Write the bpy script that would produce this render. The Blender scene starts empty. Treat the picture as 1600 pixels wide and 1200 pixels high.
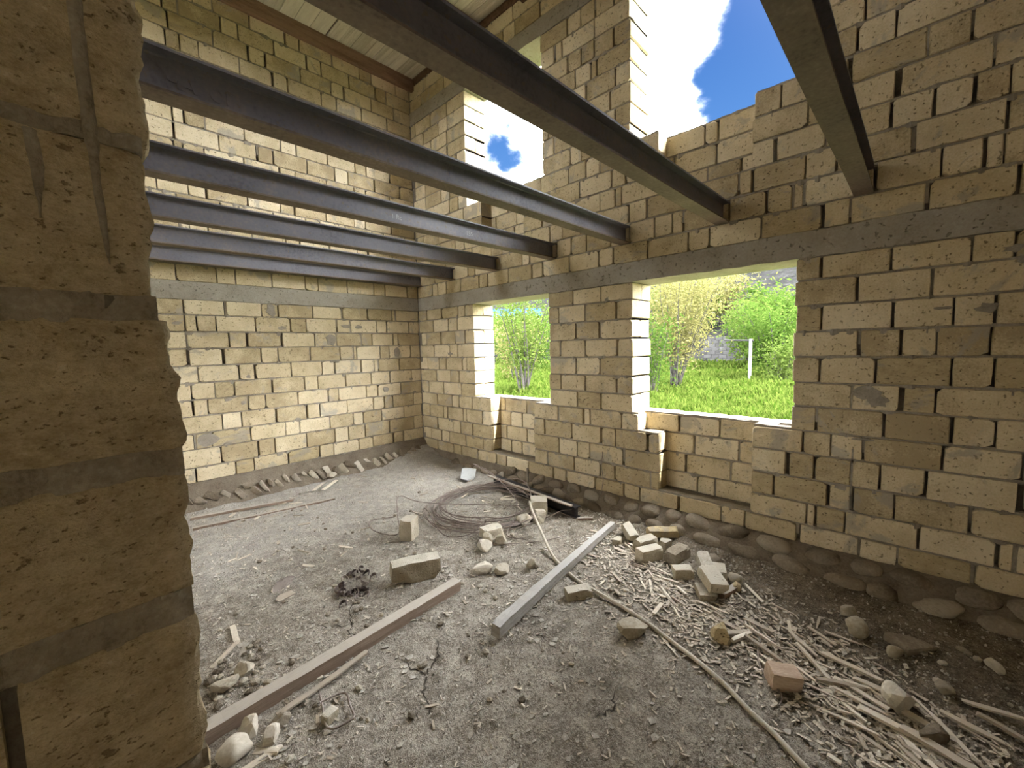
import bpy, bmesh, math, random
from math import sin, cos, pi, hypot, sqrt
from mathutils import Vector, Matrix, noise as mnoise

SC = bpy.context.scene
COL = SC.collection
RND = random.Random(11)

# ------------------------------------------------------------------ camera
cam_d = bpy.data.cameras.new('camera')
cam = bpy.data.objects.new('camera', cam_d)
COL.objects.link(cam)
YAW, PIT, ROL = 0.797222964, -0.0880256290, -0.0238334690
F = Vector((sin(YAW) * cos(PIT), cos(YAW) * cos(PIT), sin(PIT)))
r0 = Vector((cos(YAW), -sin(YAW), 0))
u0 = r0.cross(F)
rr = r0 * cos(ROL) + u0 * sin(ROL)
uu = u0 * cos(ROL) - r0 * sin(ROL)
cam.matrix_world = Matrix(((rr.x, uu.x, -F.x, 0), (rr.y, uu.y, -F.y, 0), (rr.z, uu.z, -F.z, 0), (0, 0, 0, 1)))
cam_d.sensor_fit = 'HORIZONTAL'
cam_d.sensor_width = 36.0
cam_d.lens = 36.0 * 652.31 / 1600.0
cam_d.clip_start = 0.02
cam_d.clip_end = 600
SC.camera = cam

# ------------------------------------------------------------------ exposure
vs = SC.view_settings
vs.view_transform = 'Standard'
vs.look = 'None'
vs.gamma = 1.0
vs.use_curve_mapping = False
vs.exposure = 2.4

# ------------------------------------------------------------------ sun
SUN_DIR = Vector((0.22, -0.70, 1.0)).normalized()
sd = bpy.data.lights.new('sun', 'SUN')
sd.energy = 5.0
sd.angle = 0.01
sd.color = (1.0, 0.96, 0.88)
sun = bpy.data.objects.new('sun', sd)
COL.objects.link(sun)
sun.rotation_euler = SUN_DIR.to_track_quat('Z', 'Y').to_euler()
sun.location = (10, -10, 20)

# ------------------------------------------------------------------ sky
CLOUD, BLUE, GLOW, HORIZON_GAIN = 3.5, 0.175, 15.0, 7.0
world = bpy.data.worlds.new('sky')
SC.world = world
world.use_nodes = True
nt = world.node_tree
nt.nodes.clear()


def N(tree, typ, **kw):
    n = tree.nodes.new(typ)
    for k, v in kw.items():
        setattr(n, k, v)
    return n


def setin(n, **kw):
    for k, v in kw.items():
        n.inputs[k.replace('_', ' ')].default_value = v
    return n


def math_n(tree, op, a, b=None, clamp=False):
    n = N(tree, 'ShaderNodeMath', operation=op, use_clamp=clamp)
    for i, v in enumerate((a, b)):
        if v is None:
            continue
        if isinstance(v, (int, float)):
            n.inputs[i].default_value = v
        else:
            tree.links.new(v, n.inputs[i])
    return n.outputs[0]


def maprange(tree, v, a, b, c=0.0, d=1.0, smooth=True):
    n = N(tree, 'ShaderNodeMapRange', interpolation_type='SMOOTHSTEP' if smooth else 'LINEAR')
    tree.links.new(v, n.inputs[0])
    for i, x in zip((1, 2, 3, 4), (a, b, c, d)):
        n.inputs[i].default_value = x
    return n.outputs[0]


def mixc(tree, fac, a, b, mode='MIX'):
    n = N(tree, 'ShaderNodeMix', data_type='RGBA', blend_type=mode)
    if isinstance(fac, (int, float)):
        n.inputs[0].default_value = fac
    else:
        tree.links.new(fac, n.inputs[0])
    for i, v in ((6, a), (7, b)):
        if isinstance(v, (tuple, list)):
            n.inputs[i].default_value = (*v[:3], 1)
        else:
            tree.links.new(v, n.inputs[i])
    return n.outputs[2]


def build_sky():
    L = nt.links
    tc = N(nt, 'ShaderNodeTexCoord')
    sep = N(nt, 'ShaderNodeSeparateXYZ')
    L.new(tc.outputs['Generated'], sep.inputs[0])
    zz = math_n(nt, 'ADD', math_n(nt, 'MAXIMUM', sep.outputs[2], 0.0), 0.22)
    cx = math_n(nt, 'DIVIDE', sep.outputs[0], zz)
    cy = math_n(nt, 'DIVIDE', sep.outputs[1], zz)
    comb = N(nt, 'ShaderNodeCombineXYZ')
    L.new(cx, comb.inputs[0])
    L.new(cy, comb.inputs[1])
    n1 = setin(N(nt, 'ShaderNodeTexNoise'), Scale=2.3, Detail=9.0, Roughness=0.58, Distortion=0.25)
    L.new(comb.outputs[0], n1.inputs['Vector'])

    def blob(d, a_in, a_out):
        dt = N(nt, 'ShaderNodeVectorMath', operation='DOT_PRODUCT')
        L.new(tc.outputs['Generated'], dt.inputs[0])
        dt.inputs[1].default_value = Vector(d).normalized()
        return maprange(nt, dt.outputs['Value'], cos(math.radians(a_out)), cos(math.radians(a_in)))
    v = n1.outputs['Fac']
    for d, a, b, w in (((0.852, 0.195, 0.485), 2.5, 9.5, -0.30), ((0.85, 0.29, 0.44), 1.0, 5.0, -0.12),
                       ((0.662, 0.615, 0.427), 0.6, 4.5, -0.13), ((0.78, 0.36, 0.51), 3.0, 10.0, 0.16)):
        v = math_n(nt, 'ADD', v, math_n(nt, 'MULTIPLY', blob(d, a, b), w))
    mask = math_n(nt, 'POWER', maprange(nt, v, 0.30, 0.56), 2.4)
    up = maprange(nt, sep.outputs[2], 0.15, 0.75)
    blue = mixc(nt, up, (0.20 * BLUE, 0.48 * BLUE, 1.02 * BLUE), (0.03 * BLUE, 0.16 * BLUE, 0.62 * BLUE))
    n2 = setin(N(nt, 'ShaderNodeTexNoise'), Scale=4.0, Detail=6.0, Roughness=0.6)
    L.new(comb.outputs[0], n2.inputs['Vector'])
    shade = maprange(nt, n2.outputs['Fac'], 0.3, 0.7)
    cl = mixc(nt, shade, (CLOUD * 0.72, CLOUD * 0.80, CLOUD * 0.90), (CLOUD, CLOUD, CLOUD))
    # added horizon gain: cloud light raised all round to brighten the far wall
    hz = math_n(nt, 'ADD', math_n(nt, 'MULTIPLY', math_n(nt, 'POWER', 2.718, math_n(nt, 'MULTIPLY', math_n(nt, 'MAXIMUM', sep.outputs[2], 0.0), -4.0)), HORIZON_GAIN), 1.0)
    hv = N(nt, 'ShaderNodeVectorMath', operation='SCALE')
    L.new(cl, hv.inputs[0])
    L.new(hz, hv.inputs['Scale'])
    sky = mixc(nt, mask, blue, hv.outputs[0])
    # bright hazy aureole of the sun behind thin cloud
    dt = N(nt, 'ShaderNodeVectorMath', operation='DOT_PRODUCT')
    L.new(tc.outputs['Generated'], dt.inputs[0])
    dt.inputs[1].default_value = SUN_DIR
    g = math_n(nt, 'MULTIPLY', math_n(nt, 'POWER', math_n(nt, 'MAXIMUM', dt.outputs['Value'], 0.0), 9.0), GLOW)
    gc = N(nt, 'ShaderNodeVectorMath', operation='SCALE')
    gc.inputs[0].default_value = (0.95, 0.98, 1.0)
    L.new(g, gc.inputs['Scale'])
    sky = mixc(nt, 1.0, sky, gc.outputs[0], 'ADD')
    ground = maprange(nt, sep.outputs[2], -0.05, 0.0)
    col = mixc(nt, ground, (0.4, 0.42, 0.25), sky)
    bg = N(nt, 'ShaderNodeBackground')
    L.new(col, bg.inputs[0])
    bg.inputs[1].default_value = 1.0
    out = N(nt, 'ShaderNodeOutputWorld')
    L.new(bg.outputs[0], out.inputs[0])


build_sky()


# ------------------------------------------------------------------ materials
def material(name):
    m = bpy.data.materials.new(name)
    m.use_nodes = True
    t = m.node_tree
    t.nodes.clear()
    out = N(t, 'ShaderNodeOutputMaterial')
    b = N(t, 'ShaderNodeBsdfPrincipled')
    b.inputs['Specular IOR Level'].default_value = 0.15
    t.links.new(b.outputs[0], out.inputs[0])
    return m, t, b


def coords(t, world_space=False, offset=True):
    if world_space:
        g = N(t, 'ShaderNodeNewGeometry')
        return g.outputs['Position'], None
    tc = N(t, 'ShaderNodeTexCoord')
    oi = N(t, 'ShaderNodeObjectInfo')
    if not offset:
        return tc.outputs['Object'], oi.outputs['Random']
    vm = N(t, 'ShaderNodeVectorMath', operation='ADD')
    t.links.new(tc.outputs['Object'], vm.inputs[0])
    k = math_n(t, 'MULTIPLY', oi.outputs['Random'], 57.0)
    cb = N(t, 'ShaderNodeCombineXYZ')
    for i in range(3):
        t.links.new(k, cb.inputs[i])
    t.links.new(cb.outputs[0], vm.inputs[1])
    return vm.outputs[0], oi.outputs['Random']


def noise_n(t, vec, scale, detail=4, rough=0.55, dist=0.0):
    n = setin(N(t, 'ShaderNodeTexNoise'), Scale=scale, Detail=detail, Roughness=rough, Distortion=dist)
    t.links.new(vec, n.inputs['Vector'])
    return n.outputs['Fac']


def bump(t, b, h, strength=0.5, dist=0.01):
    n = N(t, 'ShaderNodeBump')
    n.inputs['Strength'].default_value = strength
    n.inputs['Distance'].default_value = dist
    t.links.new(h, n.inputs['Height'])
    t.links.new(n.outputs[0], b.inputs['Normal'])


def rough_mat(name, cols, scale=6.0, grain=90.0, bstr=0.5, bdist=0.006, rough=0.95, world_space=False,
              pits=0.0, stretch=None, rand=0.25, speck=None, spec=0.15, metal=0.0, dust=None, film=None):
    """cols: dark, mid, light of the thing's own colour; noise mixes them."""
    m, t, b = material(name)
    vec, rnd = coords(t, world_space)
    if stretch:
        mp = N(t, 'ShaderNodeMapping')
        mp.inputs['Scale'].default_value = stretch
        t.links.new(vec, mp.inputs['Vector'])
        vec = mp.outputs[0]
    a = noise_n(t, vec, scale, 5, 0.6)
    g = noise_n(t, vec, grain, 3, 0.6)
    v = math_n(t, 'ADD', math_n(t, 'MULTIPLY', a, 0.58), math_n(t, 'MULTIPLY', g, 0.42))
    if rnd is not None:
        v = math_n(t, 'ADD', v, math_n(t, 'MULTIPLY', math_n(t, 'SUBTRACT', rnd, 0.5), rand))
    c1 = mixc(t, maprange(t, v, 0.30, 0.52), cols[0], cols[1])
    c = mixc(t, maprange(t, v, 0.50, 0.72), c1, cols[2])
    h = math_n(t, 'ADD', math_n(t, 'MULTIPLY', a, 0.6), math_n(t, 'MULTIPLY', g, 0.4))
    if pits:
        vo = setin(N(t, 'ShaderNodeTexNoise'), Scale=grain * 0.55, Detail=2.0, Roughness=0.5)
        t.links.new(vec, vo.inputs['Vector'])
        p = maprange(t, vo.outputs['Fac'], 0.63, 0.72)
        c = mixc(t, math_n(t, 'MULTIPLY', p, pits), c, tuple(x * 0.38 for x in cols[0]))
        h = math_n(t, 'SUBTRACT', h, math_n(t, 'MULTIPLY', p, 0.6))
    if speck:
        sv = noise_n(t, vec, grain * 0.8, 2, 0.5)
        c = mixc(t, maprange(t, sv, 0.62, 0.70), c, speck)
    if film:
        fv = noise_n(t, vec, 2.6, 6, 0.7, 0.6)
        c = mixc(t, math_n(t, 'MULTIPLY', maprange(t, fv, 0.56, 0.64), 0.75), c, film)
    if dust:
        gn = N(t, 'ShaderNodeNewGeometry')
        sp = N(t, 'ShaderNodeSeparateXYZ')
        t.links.new(gn.outputs['True Normal'], sp.inputs[0])
        dn = math_n(t, 'ADD', math_n(t, 'MULTIPLY', g, 0.5), 0.55, clamp=True)
        c = mixc(t, math_n(t, 'MULTIPLY', maprange(t, sp.outputs[2], 0.55, 0.85), dn), c, dust)
    t.links.new(c, b.inputs['Base Color'])
    b.inputs['Roughness'].default_value = rough
    b.inputs['Specular IOR Level'].default_value = spec
    b.inputs['Metallic'].default_value = metal
    bump(t, b, h, bstr, bdist)
    return m


M_BRICK = rough_mat('limestone', ((0.38, 0.30, 0.175), (0.56, 0.46, 0.29), (0.68, 0.58, 0.40)), 5.0, 85, 0.75, 0.010, pits=0.65, rand=0.34, film=(0.36, 0.32, 0.255))
M_BRICKN = rough_mat('shelly_limestone', ((0.30, 0.23, 0.125), (0.45, 0.36, 0.21), (0.56, 0.46, 0.29)), 11.0, 95, 0.9, 0.010, pits=0.85, rand=0.10, film=(0.33, 0.29, 0.225),
                     stretch=(0.7, 0.7, 1.5))
M_MORTAR = rough_mat('mortar', ((0.17, 0.145, 0.11), (0.28, 0.245, 0.195), (0.38, 0.34, 0.275)), 9.0, 80, 0.9, 0.012, world_space=True)
M_CORE = rough_mat('old_mortar', ((0.10, 0.08, 0.06), (0.17, 0.145, 0.115), (0.24, 0.21, 0.17)), 9.0, 80, 0.9, 0.012, world_space=True)
M_CONC = rough_mat('concrete', ((0.24, 0.21, 0.165), (0.34, 0.305, 0.25), (0.44, 0.40, 0.34)), 4.0, 60, 0.8, 0.01, world_space=True, pits=0.5)


def dirt_mat():
    m, t, b = material('dirt')
    vec, _ = coords(t, True)
    big = noise_n(t, vec, 1.1, 4, 0.6, 0.3)
    mid = noise_n(t, vec, 9.0, 5, 0.65)
    fine = noise_n(t, vec, 60.0, 4, 0.7)
    grain = noise_n(t, vec, 170.0, 2, 0.6)
    v = math_n(t, 'ADD', math_n(t, 'MULTIPLY', mid, 0.35), math_n(t, 'ADD', math_n(t, 'MULTIPLY', fine, 0.40), math_n(t, 'MULTIPLY', grain, 0.25)))
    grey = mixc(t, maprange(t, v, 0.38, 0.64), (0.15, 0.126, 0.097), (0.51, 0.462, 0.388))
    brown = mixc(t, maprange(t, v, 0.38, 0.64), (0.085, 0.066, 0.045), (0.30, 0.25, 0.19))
    # darker soil plus painted shade by window wall, dust plus painted skylight far off
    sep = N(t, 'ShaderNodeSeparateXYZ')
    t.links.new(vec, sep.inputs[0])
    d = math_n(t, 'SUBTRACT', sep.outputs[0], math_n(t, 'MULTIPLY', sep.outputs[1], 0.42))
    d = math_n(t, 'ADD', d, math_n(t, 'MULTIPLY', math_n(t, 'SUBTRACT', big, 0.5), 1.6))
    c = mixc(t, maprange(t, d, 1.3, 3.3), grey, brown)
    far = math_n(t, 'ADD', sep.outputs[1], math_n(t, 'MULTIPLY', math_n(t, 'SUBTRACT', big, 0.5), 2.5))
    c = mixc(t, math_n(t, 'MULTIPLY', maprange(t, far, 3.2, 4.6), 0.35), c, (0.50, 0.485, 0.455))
    c = mixc(t, maprange(t, grain, 0.66, 0.72), c, (0.62, 0.58, 0.51))
    c = mixc(t, maprange(t, fine, 0.36, 0.28), c, (0.07, 0.055, 0.042))
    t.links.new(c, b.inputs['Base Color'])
    b.inputs['Roughness'].default_value = 0.97
    bump(t, b, v, 1.0, 0.03)
    return m


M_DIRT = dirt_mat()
M_EARTH = rough_mat('plinth_mortar', ((0.11, 0.085, 0.06), (0.19, 0.155, 0.115), (0.28, 0.24, 0.185)), 6.0, 60, 1.0, 0.02, world_space=True)
M_STONE = rough_mat('field_stone', ((0.14, 0.112, 0.08), (0.24, 0.20, 0.15), (0.35, 0.305, 0.24)), 5.0, 60, 0.8, 0.010, rand=0.4)
M_LIME = rough_mat('dusty_limestone', ((0.31, 0.26, 0.185), (0.44, 0.385, 0.285), (0.56, 0.50, 0.395)), 6.0, 90, 0.8, 0.010, pits=0.5, rand=0.3, dust=(0.52, 0.48, 0.40))
M_PEB = rough_mat('pale_stone', ((0.33, 0.285, 0.21), (0.47, 0.42, 0.335), (0.60, 0.55, 0.46)), 7.0, 60, 0.6, 0.006, rand=0.35)
M_GRAV = rough_mat('gravel', ((0.15, 0.13, 0.105), (0.42, 0.385, 0.33), (0.76, 0.72, 0.65)), 42.0, 160, 0.4, 0.004, world_space=True)
M_STEEL = rough_mat('rusty_steel', ((0.085, 0.082, 0.100), (0.155, 0.148, 0.170), (0.22, 0.19, 0.175)), 3.0, 45, 0.4, 0.003, rough=0.5,
                    world_space=True, spec=0.5, speck=(0.16, 0.135, 0.115), dust=(0.30, 0.27, 0.235))
M_RUST = rough_mat('rusty_flange', ((0.085, 0.065, 0.05), (0.17, 0.132, 0.098), (0.26, 0.21, 0.165)), 3.0, 45, 0.5, 0.003, rough=0.75, world_space=True, spec=0.3)
M_DARKST = rough_mat('dark_steel', ((0.022, 0.02, 0.02), (0.045, 0.04, 0.038), (0.09, 0.075, 0.065)), 4.0, 45, 0.4, 0.003, rough=0.8, spec=0.2)
M_JOIST = rough_mat('joist_wood', ((0.09, 0.05, 0.032), (0.17, 0.10, 0.068), (0.26, 0.165, 0.115)), 3.0, 30, 0.4, 0.004, stretch=(0.6, 6, 6))
M_PLANK = rough_mat('pale_plank', ((0.42, 0.37, 0.27), (0.60, 0.54, 0.42), (0.70, 0.64, 0.51)), 3.0, 30, 0.4, 0.004, stretch=(8, 0.5, 8), rand=0.3)
M_WOODB = rough_mat('brown_timber', ((0.15, 0.105, 0.075), (0.25, 0.185, 0.14), (0.36, 0.285, 0.22)), 3.0, 26, 0.6, 0.004, stretch=(0.7, 9, 9), dust=(0.47, 0.43, 0.37))
M_WOODG = rough_mat('grey_timber', ((0.17, 0.152, 0.13), (0.32, 0.298, 0.268), (0.49, 0.465, 0.43)), 3.0, 30, 0.9, 0.006, stretch=(0.7, 9, 9), dust=(0.48, 0.46, 0.43))
M_CHIP = rough_mat('pale_wood', ((0.40, 0.34, 0.27), (0.60, 0.53, 0.43), (0.74, 0.67, 0.56)), 6.0, 40, 0.4, 0.003, rand=0.5, stretch=(1, 6, 6))
M_CHIPW = rough_mat('chip_wood', ((0.28, 0.235, 0.18), (0.52, 0.46, 0.375), (0.74, 0.68, 0.58)), 45.0, 90, 0.3, 0.003, world_space=True)
M_PINK = rough_mat('fresh_wood', ((0.46, 0.34, 0.25), (0.60, 0.47, 0.36), (0.70, 0.57, 0.45)), 5.0, 40, 0.3, 0.003, stretch=(1, 7, 7))
M_PIPE = rough_mat('dusty_pipe', ((0.38, 0.33, 0.26), (0.50, 0.45, 0.36), (0.60, 0.55, 0.46)), 5.0, 60, 0.2, 0.002, rough=0.6)
M_WIRE = rough_mat('rusty_wire', ((0.11, 0.08, 0.066), (0.23, 0.185, 0.16), (0.38, 0.33, 0.29)), 9.0, 50, 0.2, 0.002, rough=0.7)
M_SHEET = rough_mat('fibre_sheet', ((0.32, 0.33, 0.325), (0.40, 0.41, 0.405), (0.46, 0.47, 0.465)), 5.0, 50, 0.2, 0.002)
M_SCRAP = rough_mat('dark_scrap', ((0.06, 0.045, 0.04), (0.14, 0.11, 0.10), (0.28, 0.24, 0.21)), 12.0, 60, 0.4, 0.003, rand=0.6)


def leaf_mat(name, c1, c2, trans=0.45):
    m = bpy.data.materials.new(name)
    m.use_nodes = True
    t = m.node_tree
    t.nodes.clear()
    out = N(t, 'ShaderNodeOutputMaterial')
    vec, _ = coords(t, True)
    f = noise_n(t, vec, 7.0, 3, 0.7)
    c = mixc(t, maprange(t, f, 0.35, 0.65), c1, c2)
    d = N(t, 'ShaderNodeBsdfDiffuse')
    tr = N(t, 'ShaderNodeBsdfTranslucent')
    mx = N(t, 'ShaderNodeMixShader')
    mx.inputs[0].default_value = trans
    t.links.new(c, d.inputs[0])
    t.links.new(c, tr.inputs[0])
    t.links.new(d.outputs[0], mx.inputs[1])
    t.links.new(tr.outputs[0], mx.inputs[2])
    t.links.new(mx.outputs[0], out.inputs[0])
    return m


M_LEAFG = leaf_mat('leaf_green', (0.0193, 0.0413, 0.0055), (0.0468, 0.0743, 0.0138))
M_LEAFL = leaf_mat('leaf_light', (0.0330, 0.0550, 0.0083), (0.0688, 0.0908, 0.0220))
M_LEAFY = leaf_mat('leaf_yellow', (0.060, 0.058, 0.016), (0.125, 0.115, 0.045))
M_GRASS = leaf_mat('grass_blades', (0.022, 0.044, 0.0045), (0.070, 0.090, 0.018))
M_BARK = rough_mat('grey_bark', ((0.018, 0.016, 0.014), (0.04, 0.036, 0.032), (0.07, 0.064, 0.058)), 8.0, 60, 0.5, 0.01, world_space=True, spec=0.0)
M_SOIL = rough_mat('meadow_soil', ((0.0193, 0.0303, 0.0066), (0.0303, 0.0495, 0.0099), (0.0495, 0.0660, 0.0193)), 1.2, 20, 0.6, 0.0165, world_space=True, spec=0.0)
M_SCREE = rough_mat('scree', ((0.004, 0.0039, 0.0038), (0.012, 0.0117, 0.0114), (0.026, 0.0252, 0.0245)), 0.5, 3, 1.0, 0.3, world_space=True, spec=0.0, speck=(0.014, 0.020, 0.007))
M_WHITE = rough_mat('whitewash', ((0.10, 0.10, 0.095), (0.14, 0.14, 0.135), (0.17, 0.17, 0.165)), 2.0, 20, 0.2, 0.01, spec=0.0)
M_ROOFB = rough_mat('blue_roof', ((0.005, 0.018, 0.055), (0.008, 0.025, 0.075), (0.012, 0.035, 0.09)), 2.0, 20, 0.2, 0.01, spec=0.0)
M_ROOFR = rough_mat('red_fascia', ((0.06, 0.022, 0.02), (0.08, 0.032, 0.03), (0.10, 0.045, 0.04)), 2.0, 20, 0.2, 0.01, spec=0.0)
M_BLOCKG = rough_mat('grey_block', ((0.035, 0.033, 0.032), (0.05, 0.048, 0.046), (0.07, 0.067, 0.064)), 3.0, 30, 0.5, 0.01, spec=0.0)
M_GLASSD = rough_mat('dark_pane', ((0.05, 0.06, 0.07), (0.07, 0.08, 0.09), (0.09, 0.10, 0.11)), 2.0, 20, 0.1, 0.002, rough=0.3)


# ------------------------------------------------------------------ helpers
def link(o, parent=None):
    COL.objects.link(o)
    if parent is not None:
        o.parent = parent
    return o


def mesh_obj(name, verts, faces, mat, parent=None, loc=None, rot=None, smooth=False, kind=None):
    me = bpy.data.meshes.new(name)
    me.from_pydata([tuple(v) for v in verts], [], faces)
    me.update()
    if smooth:
        me.polygons.foreach_set('use_smooth', [True] * len(me.polygons))
    me.materials.append(mat)
    o = bpy.data.objects.new(name, me)
    if loc is not None:
        o.location = loc
    if rot is not None:
        o.rotation_euler = rot
    if kind:
        o['kind'] = kind
    return link(o, parent)


def tag(o, label, cat, group=None, kind=None):
    o['label'] = label
    o['category'] = cat
    if group:
        o['group'] = group
    if kind:
        o['kind'] = kind
    return o


def struct(o, label=None):
    o['kind'] = 'structure'
    if label:
        o['label'] = label
    return o


def boxmesh(vs_, fs_, lo, hi):
    b = len(vs_)
    for z in (lo[2], hi[2]):
        vs_ += [(lo[0], lo[1], z), (hi[0], lo[1], z), (hi[0], hi[1], z), (lo[0], hi[1], z)]
    fs_ += [(b, b + 3, b + 2, b + 1), (b + 4, b + 5, b + 6, b + 7), (b, b + 1, b + 5, b + 4), (b + 1, b + 2, b + 6, b + 5),
            (b + 2, b + 3, b + 7, b + 6), (b + 3, b, b + 4, b + 7)]


def rounded_box(dx, dy, dz, nx=3, ny=3, nz=2, rad=0.008, amp=0.004, freq=12.0, seed=0, chip=0.0, fn=None):
    """surface grid of a box with rounded edges, noise and broken corners; returns verts, faces"""
    idx, V, Fc = {}, [], []

    def vid(i, j, k):
        key = (i, j, k)
        if key not in idx:
            idx[key] = len(V)
            V.append(Vector(((i / nx - 0.5) * dx, (j / ny - 0.5) * dy, (k / nz - 0.5) * dz)))
        return idx[key]
    for i in range(nx):
        for j in range(ny):
            Fc.append((vid(i, j, 0), vid(i, j + 1, 0), vid(i + 1, j + 1, 0), vid(i + 1, j, 0)))
            Fc.append((vid(i, j, nz), vid(i + 1, j, nz), vid(i + 1, j + 1, nz), vid(i, j + 1, nz)))
    for i in range(nx):
        for k in range(nz):
            Fc.append((vid(i, 0, k), vid(i + 1, 0, k), vid(i + 1, 0, k + 1), vid(i, 0, k + 1)))
            Fc.append((vid(i, ny, k), vid(i, ny, k + 1), vid(i + 1, ny, k + 1), vid(i + 1, ny, k)))
    for j in range(ny):
        for k in range(nz):
            Fc.append((vid(0, j, k), vid(0, j, k + 1), vid(0, j + 1, k + 1), vid(0, j + 1, k)))
            Fc.append((vid(nx, j, k), vid(nx, j + 1, k), vid(nx, j + 1, k + 1), vid(nx, j, k + 1)))
    h = Vector((dx / 2, dy / 2, dz / 2))
    off = Vector((seed * 3.17, seed * 1.91, seed * 0.73))
    rs = random.Random(seed)
    cuts = []
    if chip:
        for _ in range(3):
            c = Vector((rs.choice((-1, 1)) * h.x, rs.choice((-1, 1)) * h.y, rs.choice((-1, 1)) * h.z))
            nrm = Vector((c.x / h.x, c.y / h.y, c.z / h.z)) + Vector((rs.uniform(-.6, .6), rs.uniform(-.6, .6), rs.uniform(-.6, .6)))
            nrm.normalize()
            cuts.append((c - nrm * chip * rs.uniform(0.4, 1.0), nrm))
    out = []
    for p in V:
        q = Vector([max(-h[a] + rad, min(h[a] - rad, p[a])) for a in range(3)])
        d = p - q
        if d.length > 1e-9:
            p = q + d.normalized() * rad
        for c, nrm in cuts:
            s = (p - c).dot(nrm)
            if s > 0:
                p = p - nrm * s
        if amp:
            p = p + mnoise.noise_vector(p * freq + off) * amp
        if fn:
            p = fn(p)
        out.append(p)
    return out, Fc


def blob(rx, ry, rz, sub=2, amp=0.18, freq=1.3, seed=0, flat=0.0, cuts=0):
    bm = bmesh.new()
    bmesh.ops.create_icosphere(bm, subdivisions=sub, radius=1.0)
    off = Vector((seed * 2.31, seed * 5.7, seed * 1.13))
    rs = random.Random(seed * 13 + 5)
    planes = []
    for _ in range(cuts):
        d = Vector((rs.gauss(0, 1), rs.gauss(0, 1), rs.gauss(0, 1))).normalized()
        planes.append((d, rs.uniform(.55, .85)))
    for v in bm.verts:
        n = mnoise.noise(v.co * freq + off)
        n2 = mnoise.noise(v.co * freq * 2.7 + off)
        p = v.co * (1 + amp * n + amp * 0.4 * n2)
        if flat:
            m = max(abs(p.x), abs(p.y), abs(p.z))
            p = p.lerp(p / m * 0.8, flat)
        for d, h in planes:
            e = p.dot(d) - h
            if e > 0:
                p = p - d * e
        v.co = Vector((p.x * rx, p.y * ry, p.z * rz))
    vs_ = [v.co.copy() for v in bm.verts]
    fs_ = [tuple(v.index for v in f.verts) for f in bm.faces]
    bm.free()
    return vs_, fs_


def tube(path, r, n=8, cap=True):
    P = [Vector(p) for p in path]
    V, Fc = [], []
    up = Vector((0.13, 0.27, 0.95)).normalized()
    m = len(P)
    for i, p in enumerate(P):
        d = (P[min(i + 1, m - 1)] - P[max(i - 1, 0)])
        if d.length < 1e-9:
            d = Vector((1, 0, 0))
        d.normalize()
        s = d.cross(up)
        if s.length < 1e-4:
            s = d.cross(Vector((1, 0, 0)))
        s.normalize()
        w = s.cross(d)
        ri = r[i] if isinstance(r, (list, tuple)) else r
        for k in range(n):
            a = 2 * pi * k / n
            V.append(p + (s * cos(a) + w * sin(a)) * ri)
    for i in range(m - 1):
        for k in range(n):
            a, b = i * n + k, i * n + (k + 1) % n
            Fc.append((a, b, b + n, a + n))
    if cap:
        Fc.append(tuple(range(n)))
        Fc.append(tuple(reversed(range((m - 1) * n, m * n))))
    return V, Fc


def smooth_path(pts, per=6):
    P = [Vector(p) for p in pts]
    P = [P[0] * 2 - P[1]] + P + [P[-1] * 2 - P[-2]]
    out = []
    for i in range(1, len(P) - 2):
        for k in range(per):
            t = k / per
            a, b, c, d = P[i - 1], P[i], P[i + 1], P[i + 2]
            out.append(0.5 * ((2 * b) + (c - a) * t + (2 * a - 5 * b + 4 * c - d) * t * t + (3 * b - a - 3 * c + d) * t ** 3))
    out.append(P[-2])
    return out


# ------------------------------------------------------------------ brickwork
class Frame:
    """u along the wall, v up, n towards the room"""
    def __init__(self, O, U, Nn):
        self.O, self.U, self.Nn = Vector(O), Vector(U), Vector(Nn)
        self.flip = self.U.cross(Vector((0, 0, 1))).dot(self.Nn) < 0

    def p(self, u, v, n):
        return self.O + self.U * u + Vector((0, 0, v)) + self.Nn * n

    def vec(self, u, v, n):
        return self.U * u + Vector((0, 0, v)) + self.Nn * n

    def f(self, face):
        face = tuple(face)
        return face[::-1] if self.flip else face


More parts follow.
